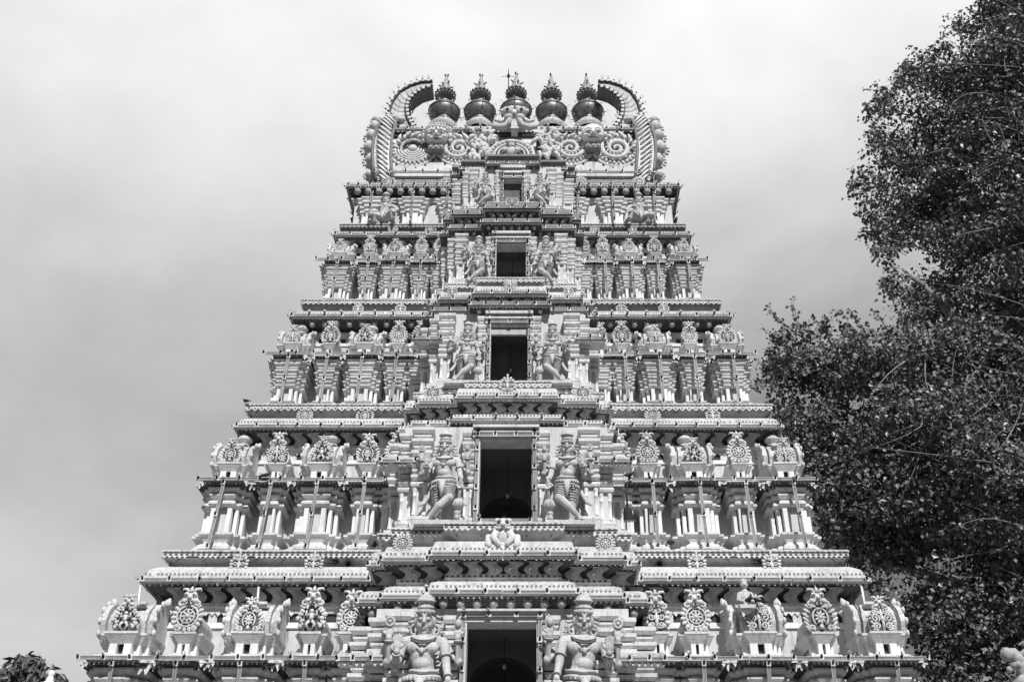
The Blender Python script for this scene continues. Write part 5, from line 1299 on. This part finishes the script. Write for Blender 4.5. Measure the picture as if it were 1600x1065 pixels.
# ------------------------------------------------------------------ trees
def inside(poly, x, y):
    c = False; n = len(poly); j = n - 1
    for i in range(n):
        xi, yi = poly[i]; xj, yj = poly[j]
        if (yi > y) != (yj > y) and x < (xj - xi) * (y - yi) / (yj - yi) + xi: c = not c
        j = i
    return c
def edge_d(poly, x, y):
    best = 1e9
    for i in range(len(poly)):
        ax, ay = poly[i - 1]; bx, by = poly[i]; dx, dy = bx - ax, by - ay
        t = max(0, min(1, ((x - ax) * dx + (y - ay) * dy) / (dx * dx + dy * dy + 1e-9)))
        best = min(best, math.hypot(x - ax - t * dx, y - ay - t * dy))
    return best
def leaf(V, Fc, c, size, rr, droop=.6, narrow=1.0):
    # pointed leaf folded along its midrib
    a = rr.uniform(0, 2 * math.pi); el = -abs(rr.gauss(droop, .45))
    d = Vector((math.cos(a) * math.cos(el), math.sin(a) * math.cos(el), math.sin(el)))
    n_ = Vector((rr.gauss(0, .55), rr.gauss(0, .55) - .45, rr.gauss(.45, .55))); u = d.cross(n_)
    if u.length < 1e-3: return
    u.normalize(); n_ = u.cross(d)
    L = size * rr.uniform(.6, 1.2); w = L * .40 * narrow; k = len(V); f = n_ * w * .35; m_ = c + d * L * .38
    V += [c, m_ + u * w + f, m_ - u * w + f, c + d * L]
    Fc += [(k, k + 3, k + 1), (k, k + 2, k + 3)]
def foliage(name, V, Fc, mat, parent):
    me = bpy.data.meshes.new(name); me.from_pydata([tuple(v) for v in V], [], Fc); me.materials.append(MATS[mat]); me.update()
    return put(me, name, parent)
rr = random.Random(21)
YT = 27.5; KT = YT / 17.5
sil = [(1640, -60), (1560, -45), (1535, -8), (1500, 30), (1476, 72), (1445, 92), (1412, 105), (1398, 135), (1356, 170), (1372, 195), (1366, 222), (1388, 246), (1362, 262), (1330, 285), (1350, 312), (1352, 345), (1392, 372), (1368, 388), (1392, 420), (1382, 448), (1420, 470), (1432, 500),
       (1410, 528), (1382, 515), (1362, 520), (1330, 512), (1290, 508), (1262, 520), (1236, 515), (1208, 530), (1200, 562), (1196, 600), (1205, 632), (1222, 668), (1240, 705), (1262, 742), (1280, 780), (1290, 825), (1318, 862), (1342, 898), (1362, 930), (1392, 952), (1402, 985), (1422, 1020), (1438, 1060), (1440, 1200), (1800, 1200), (1800, -60)]
P2 = [(at(px, py, YT).x, at(px, py, YT).z) for px, py in sil]
xs = [p[0] for p in P2]; zs_l = [p[1] for p in P2]
V = []; Fc = []; clumps = []
tries = 0
while len(clumps) < 1150 and tries < 60000:
    tries += 1
    x = rr.uniform(min(xs), max(xs)); z = rr.uniform(min(zs_l), max(zs_l))
    if not inside(P2, x, z): continue
    d = edge_d(P2, x, z); r = rr.uniform(.4, 1.2)
    if d < 1.8 and z > 17.5 and (rr.random() < .35 or math.sin(x * 3.1 + z * 2.3) + math.sin(z * 3.7 - x * 1.3) > .75): continue
    if z > 16: r = min(r, max(.22, d * .95))
    elif d < r * .6: r = max(.3, d * 1.25)
    th = min(4.2, .6 + d * .8); y = rr.uniform(-th, th)
    clumps.append((Vector((x, y, z)), r, d))
def clear(q):                                                   # no leaf inside the tower
    w_ = 10.3 - (q.z - 5.5) * .185
    return not (q.x < w_ + .15 and q.y > FY - w_ - .3)
# keep more clumps on the viewer's side of the crown
for c, r, d in clumps:
    y0 = YT - CY + c.y
    n = int(290 * (r / .9) ** 2 * rr.uniform(.5, 1.2))
    kx, kz = rr.uniform(.9, 1.5), rr.uniform(.45, .85)
    for i in range(n):
        g = Vector((rr.gauss(0, 1), rr.gauss(0, 1), rr.gauss(0, 1))).normalized() * (rr.random() ** .45) * r
        q = Vector((c.x + g.x * kx, y0 + g.y, c.z + g.z * kz))
        if clear(q): leaf(V, Fc, q, .168, rr)
tree = tag(empty('tree', (17.5, -2.0, -1.6)), 'large dark broad-leaved tree with drooping pointed leaves, right of the tower', 'tree')
base = Vector((17.5, -2.0, -1.6))
# twigs reaching out of the outline, with leaves along them
tw = MB()
def twig(p0, p1, r, leafy=1.0, n=9):
    p0 = Vector(p0); p1 = Vector(p1); k = (p1 - p0); bend = Vector((rr.gauss(0, .06), rr.gauss(0, .06), rr.gauss(.05, .06))) * k.length
    path = [p0 + k * (i / 5) + bend * math.sin(math.pi * i / 5) for i in range(6)]
    tw.tube([p - base for p in path], [r * (1 - .75 * i / 5) for i in range(6)], 'bark', 5)
    if leafy:
        for i in range(int(n * leafy)):
            t_ = rr.uniform(.35, 1.0); q_ = int(t_ * 4.999); c = path[q_].lerp(path[q_ + 1], t_ * 5 - q_ if q_ < 5 else 0)
            leaf(V, Fc, c + Vector((rr.gauss(0, .08), rr.gauss(0, .08), rr.gauss(0, .08))), .168, rr)
def TP(px, py, Y=YT): return at(px, py, Y)
for a, b in (((1262, 545), (1238, 462)), ((1258, 530), (1200, 478)), ((1250, 560), (1188, 512)), ((1262, 580), (1188, 575)), ((1400, 545), (1362, 482)), ((1425, 540), (1405, 478)), ((1445, 560), (1440, 505)), ((1420, 275), (1328, 290)), ((1420, 180), (1350, 172)), ((1450, 130), (1414, 98)), ((1500, 100), (1478, 70)),
             ((1470, 400), (1372, 380)), ((1460, 440), (1382, 440)), ((1430, 230), (1370, 215)), ((1560, 40), (1536, 0)), ((1340, 540), (1320, 505)), ((1300, 540), (1282, 508)), ((1460, 470), (1412, 470)), ((1580, 20), (1570, -8)), ((1530, 60), (1496, 28)), ((1480, 150), (1405, 128)), ((1300, 800), (1262, 745)), ((1320, 860), (1285, 800))):
    twig(TP(*a), TP(b[0], b[1], YT - .2), .034, 1.0, 34)
cen = Vector((11.5, 0, 10))
for i in range(len(P2)):
    ax, az = P2[i]; bx, bz = P2[(i + 1) % len(P2)]; L = math.hypot(bx - ax, bz - az)
    if max(ax, bx) > 19 or min(az, bz) < 3: continue
    for j in range(max(1, int(L / .13))):
        t_ = rr.random(); x, z = ax + (bx - ax) * t_, az + (bz - az) * t_
        nx, nz = -(bz - az) / L, (bx - ax) / L
        if inside(P2, x + nx * .1, z + nz * .1): nx, nz = -nx, -nz
        a = math.atan2(nz, nx) + rr.gauss(0, .6); ln = rr.uniform(.0, 1.25) * rr.choice((.4, .7, 1)) if z > 16 else rr.uniform(.1, .6); y = YT - CY + rr.uniform(-.6, .6)
        twig((x - math.cos(a) * .5, y, z - math.sin(a) * .5), (x + math.cos(a) * ln * .6, y + rr.uniform(-.2, .2), z + math.sin(a) * ln * .6), .014, 1.0, rr.randint(12, 24))
deep = [q for q in clumps if q[2] > 2.6]
for i in range(230):
    c, r, d = rr.choice(deep); p = Vector((c.x, YT - CY - min(3.6, .5 + d * .8) * rr.uniform(.6, 1.08), c.z)); a = rr.uniform(0, 6.28); L = rr.uniform(1.0, 3.2)
    twig(p, p + Vector((math.cos(a) * L - .2, rr.uniform(-.3, .3), math.sin(a) * L * .8 + .1)), rr.uniform(.012, .03), 0)
br = MB()
def bough(pts, rads):
    P_ = [Vector(p) - base for p in pts]; out_ = []; ro = []
    for i in range(len(P_) - 1):
        for j in range(5):
            t_ = j / 5; out_.append(P_[i].lerp(P_[i + 1], t_) + Vector((rr.gauss(0, .04), rr.gauss(0, .04), 0))); ro.append(rads[i] + (rads[i + 1] - rads[i]) * t_)
    out_.append(P_[-1]); ro.append(rads[-1]); br.tube(out_, ro, 'bark', 9)
def B_(px, py, Y=27.5): return at(px, py, Y)
bough([base - Vector((0, 0, .1)), (17.4, -2.2, 4), (17.0, -2.4, 9), B_(1560, 640), B_(1580, 400), B_(1590, 150)], [.9, .75, .62, .5, .32, .08])
for e_, m_, s_ in ((B_(1290, 575), B_(1400, 640), B_(1560, 760)), (B_(1330, 700), B_(1430, 760), B_(1565, 850)), (B_(1410, 420), B_(1480, 480), B_(1562, 600)), (B_(1440, 210), B_(1510, 290), B_(1580, 420)), (B_(1380, 880), B_(1450, 900), B_(1568, 950)), (B_(1700, 300), B_(1640, 400), B_(1568, 560)), (B_(1530, 70), B_(1560, 150), B_(1585, 300))):
    bough([s_, m_, e_], [.26, .16, .04])
o = br.build('trunk', tree)
tw.add([v - base for v in V], Fc, 'leaf')
tw.build('crown', tree)
# small tree far off at lower left
base2 = Vector((-19.2, 10.2, -1.6)); t2 = tag(empty('tree', base2), 'small distant tree with drooping narrow leaves, lower left corner', 'tree')
V2 = []; F2 = []
for (px, py, r) in ((45, 1040, .62), (28, 1050, .6), (60, 1050, .6), (8, 1060, .6), (80, 1062, .55), (40, 1075, .9), (70, 1085, .8), (5, 1090, .8), (92, 1082, .4), (50, 1110, 1.0), (20, 1120, 1.0), (30, 1032, .35), (56, 1033, .35), (90, 1060, .3)):
    c = at(px, py, 40.4)
    for i in range(int(260 * r)):
        g = Vector((rr.gauss(0, 1), rr.gauss(0, 1), rr.gauss(0, 1))).normalized() * (rr.random() ** .5) * r
        leaf(V2, F2, c + g, .42, rr, 1.0, .45)
foliage('crown', [v - base2 for v in V2], F2, 'leaf_far', t2)
mb = MB(); c = at(45, 1060, 40.4) - base2; mb.tube([(0, 0, 0), (.1, 0, 4), (c.x * .6, c.y, 7), (c.x, c.y, c.z)], [.3, .24, .18, .05], 'bark', 8); mb.build('trunk', t2)
# white finial of a lower pavilion, lower left
p = at(82, 1046, 36.0); mb = MB()
mb.lathe([(.0, .0), (.10, -.04), (.13, -.12), (.09, -.22), (.10, -.26), (.14, -.3), (.12, -.36), (.3, -.55), (.52, -.85), (.6, -1.2), (.5, -1.5), (.7, -1.6), (.75, -1.8), (.6, -1.9), (.9, -2.6), (1.2, -3.2), (1.3, -3.3), (1.3, -3.6), (1.1, -3.7), (1.1, -p.z - 1.6)], p, 'white', 20)
tag(mb.build('pavilion_turret'), 'white turret whose pot-shaped tip shows before the small tree at lower left', 'turret')
# weathered stucco scroll on a wall pillar, lower right corner
p = at(1592, 1040, 14.0); q0 = Vector((p.x, p.y, 0)); mb = MB()
mb.tube([p + Vector((-.15, 0, .2)), p + Vector((-.06, -.02, .17)), p + Vector((.02, 0, .06)), p + Vector((.05, 0, -.12)), p + Vector((.12, .02, -.34))], [.05, .09, .10, .085, .10], 'stone', 10)
mb.ball(p + Vector((-.14, -.03, .15)), (.09, .09, .10), 'stone', 10, 8); mb.tube([p + Vector((-.12, -.02, -.02)), p + Vector((-.03, -.05, .02)), p + Vector((.04, -.03, -.06))], [.05, .05, .04], 'stone', 8); mb.ball(p + Vector((-.15, -.02, -.05)), .045, 'stone')
mb.tube([p + Vector((.08, 0, .14)), p + Vector((.22, 0, .2)), p + Vector((.4, 0, .1))], [.06, .09, .08], 'roof', 8)
mb.tube([p + Vector((-.12, 0, -.26)), p + Vector((.0, -.04, -.2)), p + Vector((.15, 0, -.24)), p + Vector((.3, 0, -.1))], [.06, .09, .10, .12], 'stone', 9); mb.tube([p + Vector((-.02, .02, -.06)), p + Vector((-.03, .02, -.22))], .03, 'groove', 6)
orn = mb.build('scroll'); pl_ = empty('gate_pillar', (p.x + .15, p.y + .05, -1.6)); tag(pl_, 'weathered white stucco scroll topping a pillar at the lower right corner', 'pillar')
orn.parent = pl_; orn.location = (-(p.x + .15), -(p.y + .05), 1.6)
mb = MB(); mb.box(-.3, .3, -.3, .3, 0, p.z - .32 + 1.6, 'stone'); mb.box(-.37, .37, -.37, .37, p.z - .42 + 1.6, p.z - .30 + 1.6, 'roof'); mb.build('shaft', pl_)

# ------------------------------------------------------------------ ground
mb = MB(); G_ = 1500; mb.add([(-G_, -G_, -1.604), (G_, -G_, -1.604), (G_, G_, -1.604), (-G_, G_, -1.604)], [(0, 1, 2, 3)], 'ground')
tag(mb.build('ground'), None, None, None, 'structure')

# ------------------------------------------------------------------ daylight: sun high behind the viewer and to the right, pale cloud over a grey sky
SUN_EL, SUN_AZ = R(45), R(14)                                     # azimuth measured from the tower's axis towards the right
sd = Vector((math.sin(SUN_AZ) * math.cos(SUN_EL), -math.cos(SUN_AZ) * math.cos(SUN_EL), math.sin(SUN_EL)))
sl = bpy.data.lights.new('sun', 'SUN'); sl.energy = 4.8; sl.angle = R(.55); sl.color = (1, .995, .985)
so = bpy.data.objects.new('sun', sl); col.objects.link(so); so.rotation_euler = sd.to_track_quat('Z', 'Y').to_euler(); so.location = (20, -60, 60)
w = bpy.data.worlds.new('World'); scene.world = w; w.use_nodes = True; nt = w.node_tree
bg = nt.nodes['Background']
sky = nt.nodes.new('ShaderNodeTexSky'); sky.sky_type = 'NISHITA'; sky.sun_disc = False; sky.sun_elevation = SUN_EL; sky.sun_rotation = math.pi - SUN_AZ
bw = nt.nodes.new('ShaderNodeRGBToBW'); nt.links.new(sky.outputs[0], bw.inputs[0])
tc = nt.nodes.new('ShaderNodeTexCoord')
mp = N(nt, 'ShaderNodeMapping'); mp.inputs['Scale'].default_value = (1.0, 1.0, 1.35); mp.inputs['Location'].default_value = (3.1, .4, .7); nt.links.new(tc.outputs['Generated'], mp.inputs[0])
nz = N(nt, 'ShaderNodeTexNoise', Scale=2.3, Detail=9.0, Roughness=.52, Distortion=.35); nt.links.new(mp.outputs[0], nz.inputs['Vector'])
sep = nt.nodes.new('ShaderNodeSeparateXYZ'); nt.links.new(tc.outputs['Generated'], sep.inputs[0])
def math_(op, a, b=None):
    n_ = nt.nodes.new('ShaderNodeMath'); n_.operation = op; n_.inputs[2].default_value = .5
    for i, v in enumerate((a, b)):
        if v is None: continue
        if isinstance(v, (int, float)): n_.inputs[i].default_value = v
        else: nt.links.new(v, n_.inputs[i])
    return n_.outputs[0]
# cloud brightness rises with height above the horizon, darkest bank low on the right
zr = ramp(nt, sep.outputs['Z'], [(0.0, .58), (.30, .58), (.42, .55), (.54, .62), (.62, .80), (.70, 1.0), (.77, 1.14), (1.0, .75)])
xr = ramp(nt, math_('MULTIPLY_ADD', sep.outputs['X'], .5), [(0.0, 1.0), (1.0, 1.0)])
nz2 = N(nt, 'ShaderNodeTexNoise', Scale=7.5, Detail=6.0, Roughness=.55); nt.links.new(tc.outputs['Generated'], nz2.inputs['Vector'])
zr = math_('ADD', zr, math_('MULTIPLY', math_('SUBTRACT', nz2.outputs[0], .5), .16))
cl = math_('ADD', zr, math_('MULTIPLY', math_('SUBTRACT', nz.outputs[0], .5), 1.0))
tint = math_('SUBTRACT', cl, math_('MULTIPLY', ramp(nt, math_('MULTIPLY_ADD', sep.outputs['X'], .5), [(.45, 0.0), (.62, .24)]), ramp(nt, sep.outputs['Z'], [(.40, 1.0), (.60, 1.0), (.72, 0.0)])))
front = ramp(nt, math_('MULTIPLY_ADD', sep.outputs['Y'], .5), [(0.0, .22), (.3, .34), (.5, .75), (.6, 1.0)])     # thicker bright cloud beyond the tower, unseen sky behind the viewer darkened to cut fill light
mixn = nt.nodes.new('ShaderNodeMix'); mixn.data_type = 'FLOAT'; mixn.inputs[0].default_value = .88
nt.links.new(math_('MULTIPLY', bw.outputs[0], .10), mixn.inputs[2]); nt.links.new(tint, mixn.inputs[3])
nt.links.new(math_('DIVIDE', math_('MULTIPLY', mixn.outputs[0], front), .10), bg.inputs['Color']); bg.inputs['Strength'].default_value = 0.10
